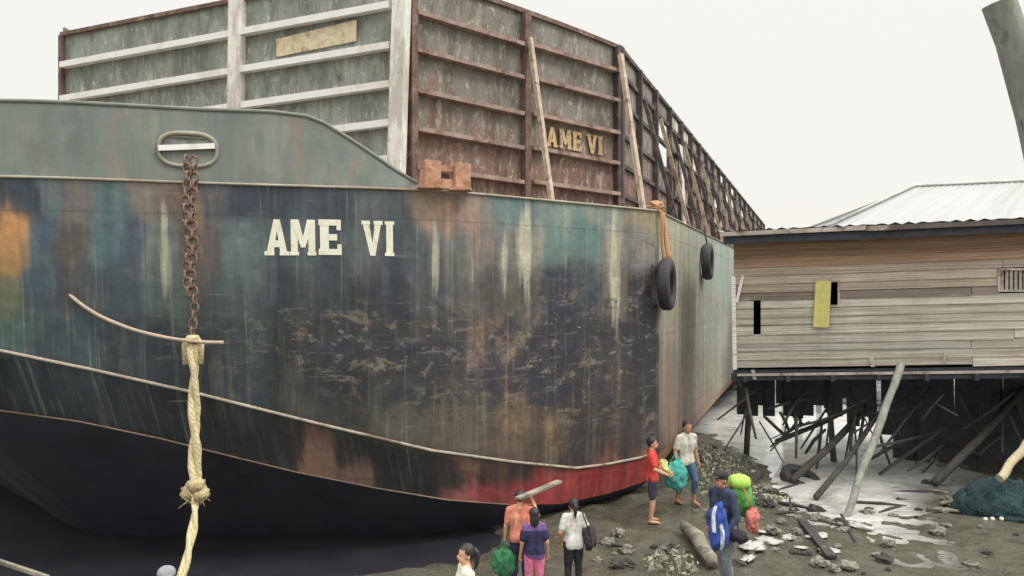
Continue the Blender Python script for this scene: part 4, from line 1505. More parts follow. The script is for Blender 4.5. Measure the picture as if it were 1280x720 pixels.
M_['net'] = net_mat()
hx, hy = 9.75, 16.1
heap = thing('net_heap', (hx, hy, gz(hx, hy)), 'heap of dark teal fishing net with pale floats under the plank house', 'fishing net')
hb = MB()
for j, (dx, dy, r, h) in enumerate(((0, 0, .62, .55), (-.35, .1, .45, .36), (.45, -.05, .55, .48), (.1, -.3, .45, .26))):
    hb.blob((hx + dx, hy + dy, gz(hx, hy) + h * .35), (r, r * .8, h), 14, .42, 4.5, j)
hb.build('net', M_['net'], heap, True)
M_['float'] = simple('pale_float_foam', rgb(214, 210, 196), .7, .12, 9, .1)
rf = random.Random(4)
for i in range(9):
    MB().blob((hx - .55 + i * .15, hy - .52 + rf.uniform(-.06, .06), gz(hx, hy) + .06 + rf.uniform(0, .06)), (.045, .04, .04), 5).build('float', M_['float'], heap, True)

# ------------------------------------------------------------------ rubble and litter
M_['stone'] = simple('muddy_grey_stone', (.20, .19, .16), .85, .4, 6, .4, alt=(.10, .10, .075))
M_['scrap'] = simple('dark_scrap_wood', (.05, .046, .042), .85, .4, 6, .4)
M_['driftwood'] = simple('pale_driftwood', (.26, .235, .185), .85, .35, 5, .4, alt=(.13, .12, .09))
M_['litter'] = simple('dirty_white_plastic', (.46, .46, .42), .6, .3, 8, .2, alt=(.2, .19, .16))
M_['weed'] = simple('dull_olive_weed', (.07, .085, .045), .8, .4, 9, .2)
rr = random.Random(17)


def rot(ax, ay, az): return Matrix.Rotation(az, 3, 'Z') @ Matrix.Rotation(ay, 3, 'Y') @ Matrix.Rotation(ax, 3, 'X')


def on_mud(x, y, up=0.0):
    D = CAMZ * F / max(10, (y - 360))
    for _ in range(6):
        p = at(x, y, D); D = (CAMZ - gz(p.x, D)) * F / (y - 360)
    p = at(x, y, D); p.z = gz(p.x, D) + up
    return p


stones = [(955, 612), (968, 618), (982, 624), (940, 606), (996, 628), (1010, 632), (930, 640), (950, 650), (975, 655), (1000, 650), (1024, 640), (1040, 648), (965, 690), (1010, 690), (1036, 700), (895, 610), (885, 592), (876, 575), (892, 560), (886, 640), (870, 648), (900, 540), (905, 520), (1085, 640), (1120, 650), (985, 640), (925, 612), (960, 632), (945, 626), (1015, 655), (990, 670), (1060, 668), (780, 688), (745, 700), (1180, 700), (1235, 690)]
stones += [(rr.uniform(885, 1290), rr.uniform(600, 716)) for _ in range(60)] + [(rr.uniform(700, 890), rr.uniform(665, 716)) for _ in range(10)]
for x, y in stones:
    p = on_mud(x + rr.uniform(-6, 6), y + rr.uniform(-4, 4))
    s = rr.uniform(.05, .15) if rr.random() < .7 else .04
    MB().blob(p + Vector((0, 0, s * .3)), (s * rr.uniform(.9, 1.5), s, s * rr.uniform(.5, .8)), 8, .7, 2.5, rr.random() * 50).build('stone', M_['stone'] if rr.random() < .6 else M_['scrap'], None, False)
    o = bpy.data.objects[-1] if False else None
for o in [o for o in COL.objects if o.name.split('.')[0] == 'stone']:
    tag(o, 'small muddy stone lying in the rubble on the tidal mud', 'stone', 'stones scattered over the mud')

sticks = [(985, 612, 40, .045, 20), (1004, 606, 50, .05, -15), (948, 598, 34, .04, 35), (1015, 628, 46, .04, 70), (1060, 662, 60, .035, 60), (1040, 655, 30, .04, -30), (930, 622, 30, .04, -10), (972, 644, 46, .035, 12), (1100, 632, 60, .04, -6), (1150, 618, 70, .05, -4), (1200, 628, 60, .04, 8), (1110, 600, 50, .05, -8), (1160, 640, 40, .03, 15), (880, 610, 30, .03, 60), (895, 580, 30, .035, 75), (765, 683, 34, .03, -8), (1085, 610, 26, .06, 0)]
sticks += [(rr.uniform(945, 1110), rr.uniform(520, 640), rr.uniform(12, 40), rr.uniform(.02, .045), rr.uniform(-60, 60)) for _ in range(24)]
sticks += [(rr.uniform(1110, 1290), rr.uniform(590, 650), rr.uniform(15, 50), rr.uniform(.02, .04), rr.uniform(-30, 30)) for _ in range(16)]
for x, y, L, r, ang in sticks:
    p = on_mud(x, y, r * .7)
    d = Vector((math.cos(R(ang)), math.sin(R(ang)) * 2.2, rr.uniform(-.02, .10))) * (L / F * p.y / 2)
    MB().tube([p - d, p + Vector((0, 0, .02)), p + d], [r, r * 1.1, r * .7], 7, wob=.5).build('stick', M_['scrap'] if rr.random() < .65 else M_['driftwood'], None, True)
for o in [o for o in COL.objects if o.name.split('.')[0] == 'stick']:
    tag(o, 'broken waterlogged stick lying on the mud by the plank house', 'stick', 'sticks washed up on the mud')

lit = [(948, 668), (985, 672), (1000, 685), (1038, 690), (960, 678), (1075, 660), (1022, 672), (940, 684), (1190, 632), (1045, 618), (1070, 655), (1030, 610), (1052, 575), (1080, 560), (935, 700), (1064, 588)]
for x, y in lit:
    p = on_mud(x, y, .03)
    s = rr.uniform(.10, .26)
    mb = MB(); mb.blob(p, (s, s * rr.uniform(.4, .8), s * .16), 8, .8, 3, rr.random() * 40, Matrix.Rotation(rr.uniform(0, 3), 3, 'Z'))
    tag(mb.build('plastic_scrap', M_['litter'], None, True), 'crumpled dirty white plastic scrap lying on the wet mud', 'litter', 'white plastic scraps on the mud')

# tyre in the water, thick driftwood log, long dark boards
tp = on_mud(1001, 606, .12)
make_tyre(tp, Vector((.25, -.35, .9)), 0, 'old dark tyre lying half flat on the wet mud beneath the plank house', .50)
lg = MB(); a, b = on_mud(856, 668, .14), on_mud(893, 712, .12)
lg.tube([a, a.lerp(b, .35) + Vector((.03, 0, .04)), a.lerp(b, .7), b], [.10, .13, .12, .09], 10, wob=.5)
tag(lg.build('driftwood_log', M_['driftwood'], None, True), 'pale thick driftwood log on the mud beside the man with the green backpack', 'log')
lg = MB(); a, b = on_mud(1040, 700, .05), on_mud(1002, 655, .08)
lg.beam(a, b, .16, .05)
tag(lg.build('loose_board', M_['scrap'], None), 'dark loose board lying flat in the pale rubble', 'board')
mb = MB(); a = at(-20, 700, 11.8); b = at(52, 722, 11.4)
a.z = .5; b.z = .22
mb.beam(at(-30, 692, 11.6), at(60, 722, 11.3), .06, .05)
for k in (at(-30, 692, 11.6), at(60, 722, 11.3)): mb.beam(Vector((k.x, k.y, -.1)), k, .06, .06)
tag(mb.build('wooden_rail', M_['driftwood'], None), 'low weathered rail just showing in the dark under the bow', 'rail')

# weedy bank between the hull and the house
wb_ = MB()
rw = random.Random(9)
for (cx, cy, rx, ry, hgt, nn) in ((4.75, 19.3, .65, 1.5, .75, 420), (4.3, 16.9, .5, .9, .4, 160), (5.7, 20.2, .5, 1.3, .3, 120), (2.45, 12.3, .4, .5, .45, 200), (5.3, 17.2, .8, .6, .25, 150)):
    for i in range(nn):
        a = rw.uniform(0, 6.28); q = math.sqrt(rw.random())
        x, y = cx + rx * q * math.cos(a), cy + ry * q * math.sin(a)
        z = gz(x, y) + rw.random() * hgt * (1 - q * .6)
        s = rw.uniform(.03, .075)
        M = rot(rw.uniform(-1.2, 1.2), rw.uniform(-1.2, 1.2), rw.uniform(0, 6.28))
        wb_.cur = (1, 1, 1)
        pts = [Vector((-s * .4, 0, 0)), Vector((0, -s * 1.1, 0)), Vector((s * .4, 0, 0)), Vector((0, s * 1.1, .01))]
        ids_ = [wb_.vert(Vector((x, y, z)) + M @ p) for p in pts]
        wb_.face(ids_)
        if i % 5 == 0:
            wb_.tube([Vector((x, y, gz(x, y) - .02)), Vector((x, y, z))], [.008, .004], 4)
tag(wb_.build('weeds', simple('dull_bank_weed', (.30, .31, .22), .8, .5, 5, 0, alt=(.12, .13, .09)), None), kind='stuff')

# ------------------------------------------------------------------ people
def capsule_union(chains, voxel, smooth=3, extra=None):
    """tapered capsules along each chain [(point, radius), ...] fused into one continuous surface"""
    mb = MB()
    for ch in chains:
        pts = []; rs = []
        for (p, r), (q, s) in zip(ch, ch[1:]):
            p, q = Vector(p), Vector(q)
            n = max(2, int((q - p).length / .04))
            for i in range(n):
                pts.append(p.lerp(q, i / n)); rs.append(r + (s - r) * i / n)
        pts.append(Vector(ch[-1][0])); rs.append(ch[-1][1])
        mb.tube(pts, rs, 10)
        for p, r in ch: mb.blob(p, r, 6)
    if extra: extra(mb)
    me = bpy.data.meshes.new('tmp')
    me.from_pydata([tuple(p) for p in mb.v], [], mb.f)
    o = bpy.data.objects.new('tmp', me); COL.objects.link(o)
    rm = o.modifiers.new('r', 'REMESH'); rm.mode = 'VOXEL'; rm.voxel_size = voxel
    sm = o.modifiers.new('s', 'SMOOTH'); sm.iterations = smooth; sm.factor = .5
    dg = bpy.context.evaluated_depsgraph_get()
    ev = o.evaluated_get(dg)
    out = bpy.data.meshes.new_from_object(ev)
    bpy.data.objects.remove(o)
    return out


CLOTH = {}


def cloth(name, c, k=1.0):
    if name not in CLOTH:
        m = Mat(name, .85)
        n = m.noise(7, 5, .6)
        base = rgb(*c, k)
        cc_ = m.ramp(n, .3, .7, tuple(v * .72 for v in base), tuple(min(.88, v * 1.15) for v in base))
        m.base(m.mix(m.math('MULTIPLY', m.ramp(m.noise(14, 5, .7), .52, .68), .35), cc_, tuple(v * .5 + .03 for v in base)))
        m.bump(m.noise((9, 9, 4), 3, .5), .9, .05); m.bump(m.noise((26, 26, 12), 3, .6, dist=.8), .6, .02)
        CLOTH[name] = m.m
    return CLOTH[name]


def skin(tone):
    nm = 'skin_%d' % tone[0]
    if nm not in CLOTH:
        m = Mat(nm, .55); base = rgb(*tone, .85)
        m.base(m.ramp(m.noise(8, 4), .3, .7, tuple(v * .9 for v in base), tuple(v * 1.08 for v in base)))
        CLOTH[nm] = m.m
    return CLOTH[nm]


M_['hair'] = simple('black_hair', rgb(40, 38, 40), .45, .3, 30, .5)
M_['eye'] = simple('dark_eye', (.02, .018, .016), .2, 0, 1, 0)
M_['lip'] = simple('lip', (.25, .10, .09), .5, .1, 1, 0)


def mesh_obj(name, me, mat, parent, smooth=True):
    o = bpy.data.objects.new(name, me); COL.objects.link(o)
    me.materials.clear(); me.materials.append(mat)
    if smooth: me.polygons.foreach_set('use_smooth', [True] * len(me.polygons))
    o.parent = parent
    return o


def person(loc, face, H, label, top, bottom, tone, pose=None, lean=0.0, hair='short', sleeves='short', legs='long', skirt=False, group=None, shoe=(70, 62, 56), collar=None, female=False, hat=None, seed=0):
    """a figure facing -Y in its own space, turned by face degrees"""
    h = H / 1.65
    root = thing('person', loc, label, 'person', group)
    root.rotation_euler = (0, 0, R(face))
    sw = .145 if female else .172
    J = {'pelvis': (0, 0, .90), 'waist': (0, 0, 1.03), 'chest': (0, .0, 1.22), 'neck': (0, .01, 1.40), 'head': (0, -.015, 1.535),
         'hipL': (.085, 0, .87), 'hipR': (-.085, 0, .87), 'kneeL': (.095, -.02, .47), 'kneeR': (-.095, -.02, .47),
         'ankL': (.10, .02, .075), 'ankR': (-.10, .02, .075),
         'shL': (sw, .01, 1.345), 'shR': (-sw, .01, 1.345), 'elL': (sw + .07, .03, 1.07), 'elR': (-sw - .07, .03, 1.07),
         'wrL': (sw + .09, -.06, .84), 'wrR': (-sw - .09, -.06, .84)}
    for k, v in (pose or {}).items(): J[k] = v
    ups = ('waist', 'chest', 'neck', 'head', 'shL', 'shR', 'elL', 'elR', 'wrL', 'wrR')
    LM = Matrix.Rotation(lean, 3, 'X')
    for k in J:
        v = Vector(J[k])
        if lean and k in ups: v = Vector((0, 0, .9)) + LM @ (v - Vector((0, 0, .9)))
        J[k] = v * h
    hd = J['head']; nk = J['neck']

    def arm(sd, g=0.0, cut=1.0):
        a, b, c = J['sh' + sd], J['el' + sd], J['wr' + sd]
        if cut <= .5: return [(a, .058 * h + g), (a.lerp(b, cut * 2), .05 * h + g)]
        return [(a, .055 * h + g), (a.lerp(b, .5), .047 * h + g), (b, .040 * h + g), (b.lerp(c, (cut - .5) * 2), (.040 - .012 * (cut - .5) * 2) * h + g)]

    def leg(sd, g=0.0, cut=1.0):
        a, b, c = J['hip' + sd], J['knee' + sd], J['ank' + sd]
        if cut <= .5: return [(a, .092 * h + g), (a.lerp(b, cut * 2), (.092 - .034 * cut * 2) * h + g)]
        return [(a, .088 * h + g), (a.lerp(b, .5), .074 * h + g), (b, .054 * h + g), (b.lerp(c, .35 * (cut - .5) * 2), .054 * h + g), (b.lerp(c, (cut - .5) * 2), (.052 - .018 * (cut - .5) * 2) * h + g)]

    def torso(g=0.0):
        p, w, c, n = J['pelvis'], J['waist'], J['chest'], J['neck']
        fw = 1.0 if not female else .93
        out = []
        for sx in (-1, 1):
            X = Vector((sx, 0, 0))
            out.append([(p + X * .075 * h, .098 * h + g), (w + X * .06 * h, .090 * h * fw + g), (c + X * .08 * h, .105 * h * fw + g), (c.lerp(n, .55) + X * .07 * h, .078 * h + g)])
        out.append([(J['shL'] - Vector((.02, 0, 0)), .056 * h + g), (c.lerp(n, .8), .07 * h + g), (J['shR'] + Vector((.02, 0, 0)), .056 * h + g)])
        return out

    chains = torso() + [[(J['chest'].lerp(nk, .7), .065 * h), (nk, .052 * h), (hd - Vector((0, 0, .06 * h)), .050 * h)]]
    for sd in 'LR':
        chains += [arm(sd), leg(sd)]
        a = J['ank' + sd]
        chains.append([(a + Vector((0, .02, -.03 * h)), .036 * h), (a + Vector((0, -.07 * h, -.042 * h)), .036 * h), (a + Vector((0, -.16 * h, -.05 * h)), .026 * h)])
        # hand: palm, four fingers, thumb
        wv, ev = J['wr' + sd], J['el' + sd]
        d = (wv - ev).normalized()
        sx = 1 if sd == 'L' else -1
        side = Vector((0, -1, 0)); side = (side - d * side.dot(d)).normalized()
        inn = d.cross(side).normalized()
        if inn.x * sx > 0: inn = -inn
        pc = wv + d * .055 * h
        chains.append([(wv, .027 * h), (pc, .030 * h), (wv + d * .085 * h, .028 * h)])
        for k, (o, L) in enumerate(((.028, .065), (.010, .075), (-.010, .07), (-.027, .055))):
            b0 = wv + d * .085 * h + side * o * h
            b1 = b0 + (d * .8 + inn * .35).normalized() * L * .5 * h
            b2 = b1 + (d * .4 + inn * .9).normalized() * L * .5 * h
            chains.append([(b0, .0095 * h), (b1, .009 * h), (b2, .0078 * h)])
        t0 = wv + d * .03 * h + side * .024 * h
        chains.append([(t0, .012 * h), (t0 + (side * .8 + d * .6).normalized() * .04 * h, .0105 * h), (t0 + (side * .6 + d * .9 + inn * .4).normalized() * .07 * h, .009 * h)])

    def head_extra(mb):
        mb.blob(hd + Vector((0, .012, .025)) * h, (.074 * h, .092 * h, .098 * h), 10)
        mb.blob(hd + Vector((0, -.030, -.045)) * h, (.056 * h, .060 * h, .065 * h), 8)
        mb.blob(hd + Vector((0, -.088, -.020)) * h, (.015 * h, .022 * h, .026 * h), 6)
        for sx in (-1, 1): mb.blob(hd + Vector((sx * .076, .015, -.012)) * h, (.012 * h, .022 * h, .034 * h), 6)
    body = capsule_union(chains, .0085, 2, head_extra)
    mesh_obj('body', body, skin(tone), root)
    for sx in (-1, 1):
        b = MB(); b.blob(Vector((0, 0, 0)), (.011 * h, .008 * h, .008 * h), 5)
        me = bpy.data.meshes.new('eye'); c = hd + Vector((sx * .030, -.078, .005)) * h
        me.from_pydata([tuple(Vector(p) + c) for p in b.v], [], b.f); mesh_obj('eye', me, M_['eye'], root)
    b = MB(); b.blob(hd + Vector((0, -.086, -.062)) * h, (.022 * h, .007 * h, .008 * h), 5)
    me = bpy.data.meshes.new('mouth'); me.from_pydata([tuple(p) for p in b.v], [], b.f); mesh_obj('mouth', me, M_['lip'], root)
    # clothes
    if top:
        cut = {'short': .36, 'long': .97, 'none': .06}[sleeves]
        tc = torso(.011 * h)
        for sd in 'LR': tc.append(arm(sd, .010 * h, cut))
        hem = J['pelvis'] + Vector((0, 0, -.04 * h))
        for sx in (-1, 1): tc.append([(J['waist'] + Vector((sx * .06 * h, 0, 0)), .10 * h), (hem + Vector((sx * .065 * h, 0, 0)), .130 * h)])
        me = capsule_union(tc, .013, 3)
        for v in me.vertices:          # cut the hem and give the cloth soft folds
            d = noise.noise(Vector((v.co.x * 9, v.co.y * 9, v.co.z * 4 + seed)))
            v.co += v.normal * d * .02
            lim = hem.z - .07 * h
            if v.co.z < lim: v.co.z = lim - .006 * d
        mesh_obj('shirt', me, cloth(*top), root)
    if bottom:
        bc = []
        cutl = {'long': .97, 'short': .44, 'crop': .78}[legs]
        for sd in 'LR':
            bc.append(leg(sd, .016 * h, cutl))
            bc.append([(J['pelvis'] + Vector((.07 * h * (1 if sd == 'L' else -1), 0, .0)), .098 * h), (J['hip' + sd], .100 * h)])
        bc.append([(J['pelvis'] + Vector((-.05 * h, 0, .0)), .095 * h), (J['pelvis'] + Vector((.05 * h, 0, .0)), .095 * h)])
        me = capsule_union(bc, .013, 3)
        for v in me.vertices:
            v.co += v.normal * noise.noise(Vector((v.co.x * 9, v.co.y * 9, v.co.z * 5 + seed + 9))) * .012
        mesh_obj('trousers', me, cloth(*bottom), root)
    # footwear
    for sd in 'LR':
        a = J['ank' + sd]
        b = MB(); b.blob(a + Vector((0, -.06, -.058)) * h, (.046 * h, .125 * h, .016 * h), 8)
        me = bpy.data.meshes.new('sandal'); me.from_pydata([tuple(p) for p in b.v], [], b.f)
        mesh_obj('sandal', me, cloth('sandal_%d' % shoe[0], shoe), root)
    # hair
    hb = MB()
    def hair_v(p):
        q = (p - hd) / h
        return not (q.y < -.035 and q.z < .055) and q.z > (-.05 if q.y > -.02 else .03)
    hb.blob(hd + Vector((0, .018, .032)) * h, (.088 * h, .102 * h, .102 * h), 14, .12, 7, seed)
    keep = [hair_v(Vector(p)) for p in hb.v]
    fs = [f for f in hb.f if all(keep[i] for i in f)]
    used = sorted({i for f in fs for i in f}); mp = {i: k for k, i in enumerate(used)}
    vv = [hb.v[i] for i in used]; ff = [tuple(mp[i] for i in f) for f in fs]
    if hair in ('long', 'tail'):
        eb = MB()
        if hair == 'tail':
            eb.tube([hd + Vector((0, .10, .06)) * h, hd + Vector((0, .145, .0)) * h, hd + Vector((0, .14, -.10)) * h, hd + Vector((0, .12, -.19)) * h], [.035 * h, .042 * h, .034 * h, .012 * h], 8)
        else:
            eb.blob(hd + Vector((0, .065, -.075)) * h, (.085 * h, .058 * h, .15 * h), 10, .2, 5, seed)
        n0 = len(vv); vv += eb.v; ff += [tuple(i + n0 for i in f) for f in eb.f]
    me = bpy.data.meshes.new('hair'); me.from_pydata([tuple(p) for p in vv], [], ff)
    o = mesh_obj('hair', me, M_['hair'], root)
    if hat:
        b = MB(); b.blob(hd + Vector((0, .015, .06)) * h, (.095 * h, .11 * h, .075 * h), 12)
        b.blob(hd + Vector((0, -.12, .055)) * h, (.075 * h, .075 * h, .010 * h), 8)
        me = bpy.data.meshes.new('cap'); me.from_pydata([tuple(p) for p in b.v], [], b.f)
        mesh_obj('cap', me, cloth(*hat), root)
    W = Matrix.Translation(Vector(loc)) @ Matrix.Rotation(R(face), 4, 'Z')
    return root, {k: W @ v for k, v in J.items()}


def stand(x, D, lift=0.0):
    X = (x - 640) / F * D
    return (X, D, gz(X, D) + lift)


# A: close at the lower edge, cream top, head turned left
pA, jA = person(stand(577, 9.15), -72, 1.58, 'person in a cream shirt with tied black hair close at the bottom of the scene', ('cream_shirt', (244, 238, 214)), ('grey_trousers', (92, 92, 98)), (206, 160, 128), lean=-.10, hair='tail', female=True, seed=2)
# B: peach top, carrying a plank on the shoulder
pB, jB = person(stand(650, 12.1), 175, 1.46, 'person in a peach top carrying a narrow plank on one shoulder', ('peach_shirt', (234, 142, 118)), ('navy_trousers', (46, 50, 74)), (206, 150, 116),
                pose={'elR': (-.30, -.12, 1.22), 'wrR': (-.20, -.17, 1.46), 'elL': (.24, .02, 1.06), 'wrL': (.26, -.05, .84)}, hair='short', seed=5)
# C: purple and navy top, pink trousers
pC, jC = person(stand(668, 11.45), 185, 1.36, 'person in a purple and navy top and bright pink trousers seen from behind', ('purple_shirt', (120, 92, 150)), ('pink_trousers', (238, 128, 168)), (196, 146, 118), hair='long', female=True, sleeves='short', seed=7)
# D: white shirt, black trousers
pD, jD = person(stand(717, 11.75), 190, 1.38, 'person in a white shirt and black trousers with a dark bag on the shoulder', ('white_shirt', (232, 232, 220)), ('black_trousers', (42, 44, 50)), (196, 150, 122), hair='tail', sleeves='short', female=True, seed=11,
                pose={'elR': (-.26, .04, 1.08), 'wrR': (-.20, -.12, 1.0), 'elL': (.25, .04, 1.08), 'wrL': (.22, -.10, .90)})
# E: red shirt, bare legs
pE, jE = person(stand(815, 15.25), 78, 1.62, 'person in a red shirt and dark shorts standing by the corner of the hull', ('red_shirt', (222, 74, 66)), ('dark_shorts', (64, 66, 86)), (190, 142, 112), legs='short', hair='short', seed=13,
                pose={'elL': (.24, -.06, 1.08), 'wrL': (.18, -.28, .98), 'elR': (-.24, -.06, 1.08), 'wrR': (-.16, -.28, .98)})
# F: pale shirt, blue jeans, stepping left
pF, jF = person(stand(857, 15.9), 25, 1.66, 'person in a pale grey shirt and blue jeans beside a turquoise bag', ('pale_shirt', (206, 204, 190)), ('blue_jeans', (72, 98, 128)), (170, 124, 98), legs='crop', hair='short', seed=17,
                pose={'kneeL': (.11, -.16, .49), 'ankL': (.12, -.10, .09), 'kneeR': (-.10, .04, .47), 'ankR': (-.10, .16, .085), 'elR': (-.26, .0, 1.06), 'wrR': (-.30, -.14, .88)}, lean=.08)
# G: man with green backpack
gl = stand(907, 11.0)
pG, jG = person(gl, -58, 1.66, 'person in a dark cap and navy jacket wearing a bright green backpack', ('navy_jacket', (58, 70, 92)), ('grey_blue_jeans', (128, 134, 140)), (176, 128, 104), hair='short', sleeves='long', hat=('dark_cap', (52, 48, 46)), seed=19, lean=.14,
                pose={'elL': (.26, -.05, 1.06), 'wrL': (.22, -.24, .92), 'elR': (-.26, .05, 1.06), 'wrR': (-.27, -.05, .84), 'kneeL': (.1, -.10, .48), 'kneeR': (-.1, .02, .47), 'ankR': (-.10, .12, .08)})
# H: only the crown of a capped head shows
pH, jH = person(stand(208, 8.25), 20, 1.60, 'person whose grey cap only just shows at the bottom edge near the mooring rope', ('grey_shirt', (120, 122, 126)), ('dark_trousers', (60, 60, 66)), (186, 138, 110), hat=('grey_cap', (150, 152, 158)), seed=23)


# second colours worn by C and G
def band(root, me_name, z0, z1, name, cl):
    src = [c for c in root.children if c.name.split('.')[0] == me_name][0]
    me = src.data.copy()
    bm = bmesh.new(); bm.from_mesh(me)
    for f in list(bm.faces):
        z = f.calc_center_median().z
        if not (z0 < z < z1): bm.faces.remove(f)
    for v in list(bm.verts):
        if not v.link_faces: bm.verts.remove(v)
    for v in bm.verts: v.co += v.normal * .006
    bm.to_mesh(me); bm.free()
    return mesh_obj(name, me, cl, root)


band(pC, 'shirt', .72, 1.06, 'waist_wrap', cloth('navy_wrap', (46, 46, 82)))
band(pC, 'shirt', 1.16, 1.30, 'pink_yoke', cloth('pink_yoke', (214, 128, 176)))

# ------------------------------------------------------------------ things they carry
def soft_bag(name, c, r, cl, label, cat, seed, strap=None, rough=.28, M=None):
    t = thing(name, c, label, cat)
    r = tuple(v * .86 for v in r)
    mb = MB(); mb.blob(c, r, 22, rough, 3.2, seed, M)
    for p in range(len(mb.v)):
        v = Vector(mb.v[p])
        mb.v[p] = tuple(v + (v - Vector(c)).normalized() * .05 * noise.noise(v * 7) + (v - Vector(c)).normalized() * .025 * noise.noise(v * 16))
    mb.build('sack', cl, t, True)
    if strap: MB().tube(strap, .014, 6).build('strap', cl, t, True)
    return t


# B's plank
a = jB['wrR'] + Vector((-.32, -.30, .06)); b = jB['wrR'] + Vector((.30, .9, .06))
ph = at(648, 613, 11.5); pt = at(694, 603, 12.0)
sp = jB['shR'] + Vector((-.02, 0, .22))
mb = MB(); d = Vector((.50, .55, .075)).normalized()
mb.beam(sp - d * .25 + Vector((.0, 0, .02)), sp + d * .75, .11, .035)
tag(mb.build('plank', M_['driftwood'], None), 'narrow pale plank carried on the shoulder of the person in the peach top', 'plank')
# green bag in B's left hand
c = jB['wrL'] + Vector((-.02, -.05, -.36))
soft_bag('green_bag', c, (.22, .16, .25), cloth('green_bag_cloth', (58, 126, 86)), 'green shopping bag hanging from the hand of the person in the peach top', 'bag', 3, [c + Vector((-.1, 0, .2)), jB['wrL'] + Vector((-.02, 0, -.06)), c + Vector((.1, 0, .2))])
# D's dark bag
c = jD['shR'] + Vector((.11, -.02, -.30))
soft_bag('shoulder_bag', c, (.12, .19, .22), cloth('dark_bag_cloth', (62, 56, 60)), 'dark shoulder bag hanging beside the person in the white shirt', 'bag', 5,
         [c + Vector((-.02, .14, .14)), jD['shR'] + Vector((.0, .06, .085)), jD['shR'] + Vector((0, -.07, .085)), c + Vector((-.02, -.14, .14))])
# turquoise bag
c = (jE['wrL'] + jF['wrR']) / 2 + Vector((.06, -.05, -.16))
soft_bag('turquoise_bag', c, (.24, .2, .34), cloth('turquoise_bag_cloth', (76, 172, 160)), 'big turquoise bag between the person in red and the person in jeans', 'bag', 8, [c + Vector((-.1, 0, .28)), c + Vector((0, 0, .44)), c + Vector((.1, 0, .28))])
c2 = c + Vector((-.28, -.08, .18))
soft_bag('pale_yellow_bag', c2, (.12, .12, .16), cloth('pale_yellow_cloth', (214, 208, 140)), 'small pale yellow bundle held by the person in the red shirt', 'bag', 9)
# G's backpack and bags
back = Vector((math.sin(R(-58)), -math.cos(R(-58)), 0)) * -1
c = jG['chest'] + back * .27 + Vector((.02, -.02, .02))
bp = soft_bag('green_backpack', c, (.21, .21, .31), cloth('lime_green_cloth', (98, 172, 80)), 'bright green backpack on the back of the person in the dark cap', 'backpack', 12, None, .16)
o = MB(); o.blob(c + back * .14 + Vector((0, -.04, -.08)), (.11, .12, .14), 9, .15, 3, 4)
o.build('pocket', cloth('dark_green_cloth', (52, 140, 62)), bp, True)
o = MB(); o.blob(c + Vector((0, -.03, .23)), (.16, .17, .11), 9, .15, 3, 6)
o.build('lid', cloth('yellow_green_cloth', (172, 216, 96)), bp, True)
c = at(941, 652, 10.85)
soft_bag('pink_bag', c, (.11, .12, .21), cloth('salmon_bag_cloth', (206, 124, 110)), 'salmon pink bag at the back of the person with the green backpack', 'bag', 15, [c + Vector((0, 0, .18)), c + Vector((-.10, .08, .42)), jG['shR'] + back * .05 + Vector((0, 0, .07))])
c = at(898, 658, 10.72)
bt = thing('striped_bag', c, 'flat blue bag with white stripes held in front of the person in the dark cap', 'bag')
Mz = Matrix.Rotation(R(-14), 3, 'Z') @ Matrix.Rotation(R(6), 3, 'Y')


def bagpt(u, v, side, lift=0.0):
    """soft upright flat bag: u across -1..1, v down -1..1"""
    x = u * .135 * (1 - .55 * abs(v) ** 5) * (1 + .12 * v) + .03 * math.sin(v * 2.2); z = -v * .33 * (1 - .18 * abs(u) ** 4) + .02 * math.sin(u * 3)
    fold = .022 * math.sin(u * 6 + v * 2.5) + .016 * math.sin(v * 9 + u * 3) + .05 * noise.noise(Vector((u * 3, v * 3, 4)))
    y = -(.12 * max(0, (1 - abs(u) ** 3)) * max(0, (1 - abs(v) ** 4)) * (1.0 + .25 * v)) * side + fold - lift
    return c + Mz @ Vector((x, y, z))


mb = MB()
nu, nv = 12, 18
gr = {}
for sd_ in (1, -1):
    for a_ in range(nv + 1):
        for b_ in range(nu + 1):
            if sd_ == -1 and (a_ in (0, nv) or b_ in (0, nu)): gr[sd_, a_, b_] = gr[1, a_, b_]; continue
            gr[sd_, a_, b_] = mb.vert(bagpt(-1 + 2 * b_ / nu, -1 + 2 * a_ / nv, sd_))
for sd_ in (1, -1):
    for a_ in range(nv):
        for b_ in range(nu):
            f_ = [gr[sd_, a_, b_], gr[sd_, a_ + 1, b_], gr[sd_, a_ + 1, b_ + 1], gr[sd_, a_, b_ + 1]]
            mb.face(f_ if sd_ == 1 else f_[::-1])
mb.build('sack', cloth('strong_blue_cloth', (52, 84, 170)), bt, True)
for u0_, u1_, v0_, v1_ in ((-.62, -.22, -.9, .1), (.12, .5, -.15, .95)):
    st = MB(); L = []
    for i in range(15):
        v_ = v0_ + (v1_ - v0_) * i / 14
        L.append([st.vert(bagpt(u0_ + (u1_ - u0_) * k / 4, v_, 1, .006)) for k in range(5)])
    for p, q in zip(L, L[1:]):
        for k in range(4): st.face((p[k], q[k], q[k + 1], p[k + 1]))
    st.build('stripe', cloth('white_stripe_cloth', (226, 230, 236)), bt, True)
MB().tube([bagpt(-.5, -.95, 1), jG['wrL'] + Vector((0, 0, -.05)), bagpt(.5, -.95, 1)], .014, 6).build('strap', cloth('strong_blue_cloth', (52, 84, 170)), bt, True)
c = at(922, 672, 10.72)
soft_bag('black_pouch', c, (.17, .09, .10), cloth('black_pouch_cloth', (46, 44, 54)), 'black waist pouch at the side of the person with the green backpack', 'pouch', 25, [c + Vector((-.1, 0, .06)), c + Vector((-.14, .08, .3)), jG['shR'] + Vector((0, -.06, .06))], .2, Matrix.Rotation(R(28), 3, 'Y'))

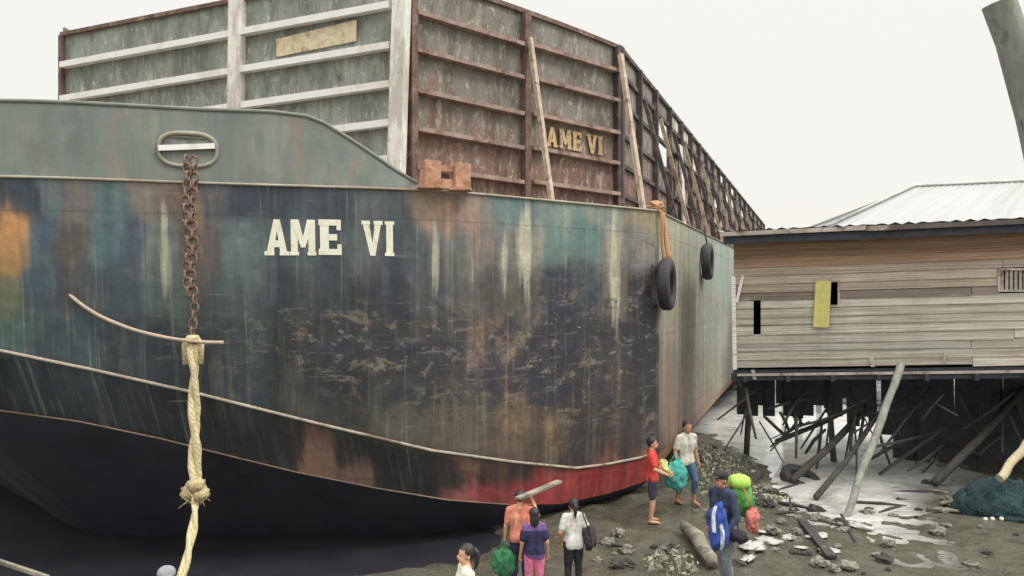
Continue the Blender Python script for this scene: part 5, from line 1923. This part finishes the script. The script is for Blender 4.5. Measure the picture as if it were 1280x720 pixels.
# ------------------------------------------------------------------ sky and sun
world = bpy.data.worlds.new('World'); SC.world = world
world.use_nodes = True
nt = world.node_tree; nd = nt.nodes; lk = nt.links
bg = nd['Background']; bg.inputs['Strength'].default_value = .1
sky = nd.new('ShaderNodeTexSky'); sky.sky_type = 'NISHITA'; sky.sun_disc = False
AZ, EL = 110.0, 54.0     # compass-style: sun to the right and a little behind the camera
sd = Vector((math.sin(R(AZ)) * math.cos(R(EL)), math.cos(R(AZ)) * math.cos(R(EL)), math.sin(R(EL))))
sky.sun_elevation = R(EL); sky.sun_rotation = R(AZ)
tcw = nd.new('ShaderNodeTexCoord'); sx = nd.new('ShaderNodeSeparateXYZ')
lk.new(tcw.outputs['Generated'], sx.inputs[0])
rampw = nd.new('ShaderNodeValToRGB')
e = rampw.color_ramp.elements
e[0].position = .0; e[0].color = (.965, .935, .875, 1)
e[1].position = 1.0; e[1].color = (3.1, 3.05, 2.95, 1)
q = e.new(.36); q.color = (.985, .96, .91, 1)
q = e.new(.60); q.color = (2.0, 1.97, 1.9, 1)
lk.new(sx.outputs[2], rampw.inputs[0])
nzw = nd.new('ShaderNodeTexNoise'); nzw.inputs['Scale'].default_value = 1.6; nzw.inputs['Detail'].default_value = 4
lk.new(tcw.outputs['Generated'], nzw.inputs['Vector'])
sc = nd.new('ShaderNodeVectorMath'); sc.operation = 'SCALE'; sc.inputs['Scale'].default_value = 10.0
lk.new(rampw.outputs[0], sc.inputs[0])
mx = nd.new('ShaderNodeMix'); mx.data_type = 'RGBA'; mx.inputs[0].default_value = .06
lk.new(sc.outputs[0], mx.inputs[6]); lk.new(sky.outputs[0], mx.inputs[7])
lk.new(mx.outputs[2], bg.inputs['Color'])
sl = bpy.data.lights.new('sun', 'SUN'); sl.energy = 1.6; sl.angle = R(14); sl.color = (1.0, .95, .87)
so = bpy.data.objects.new('sun', sl); COL.objects.link(so)
so.rotation_euler = sd.to_track_quat('Z', 'Y').to_euler()

SC.view_settings.view_transform = 'Standard'
SC.view_settings.look = 'None'
SC.view_settings.exposure = 0
SC.view_settings.gamma = 1
SC.view_settings.use_curve_mapping = False
SC.render.engine = 'CYCLES'
SC.cycles.max_bounces = 6
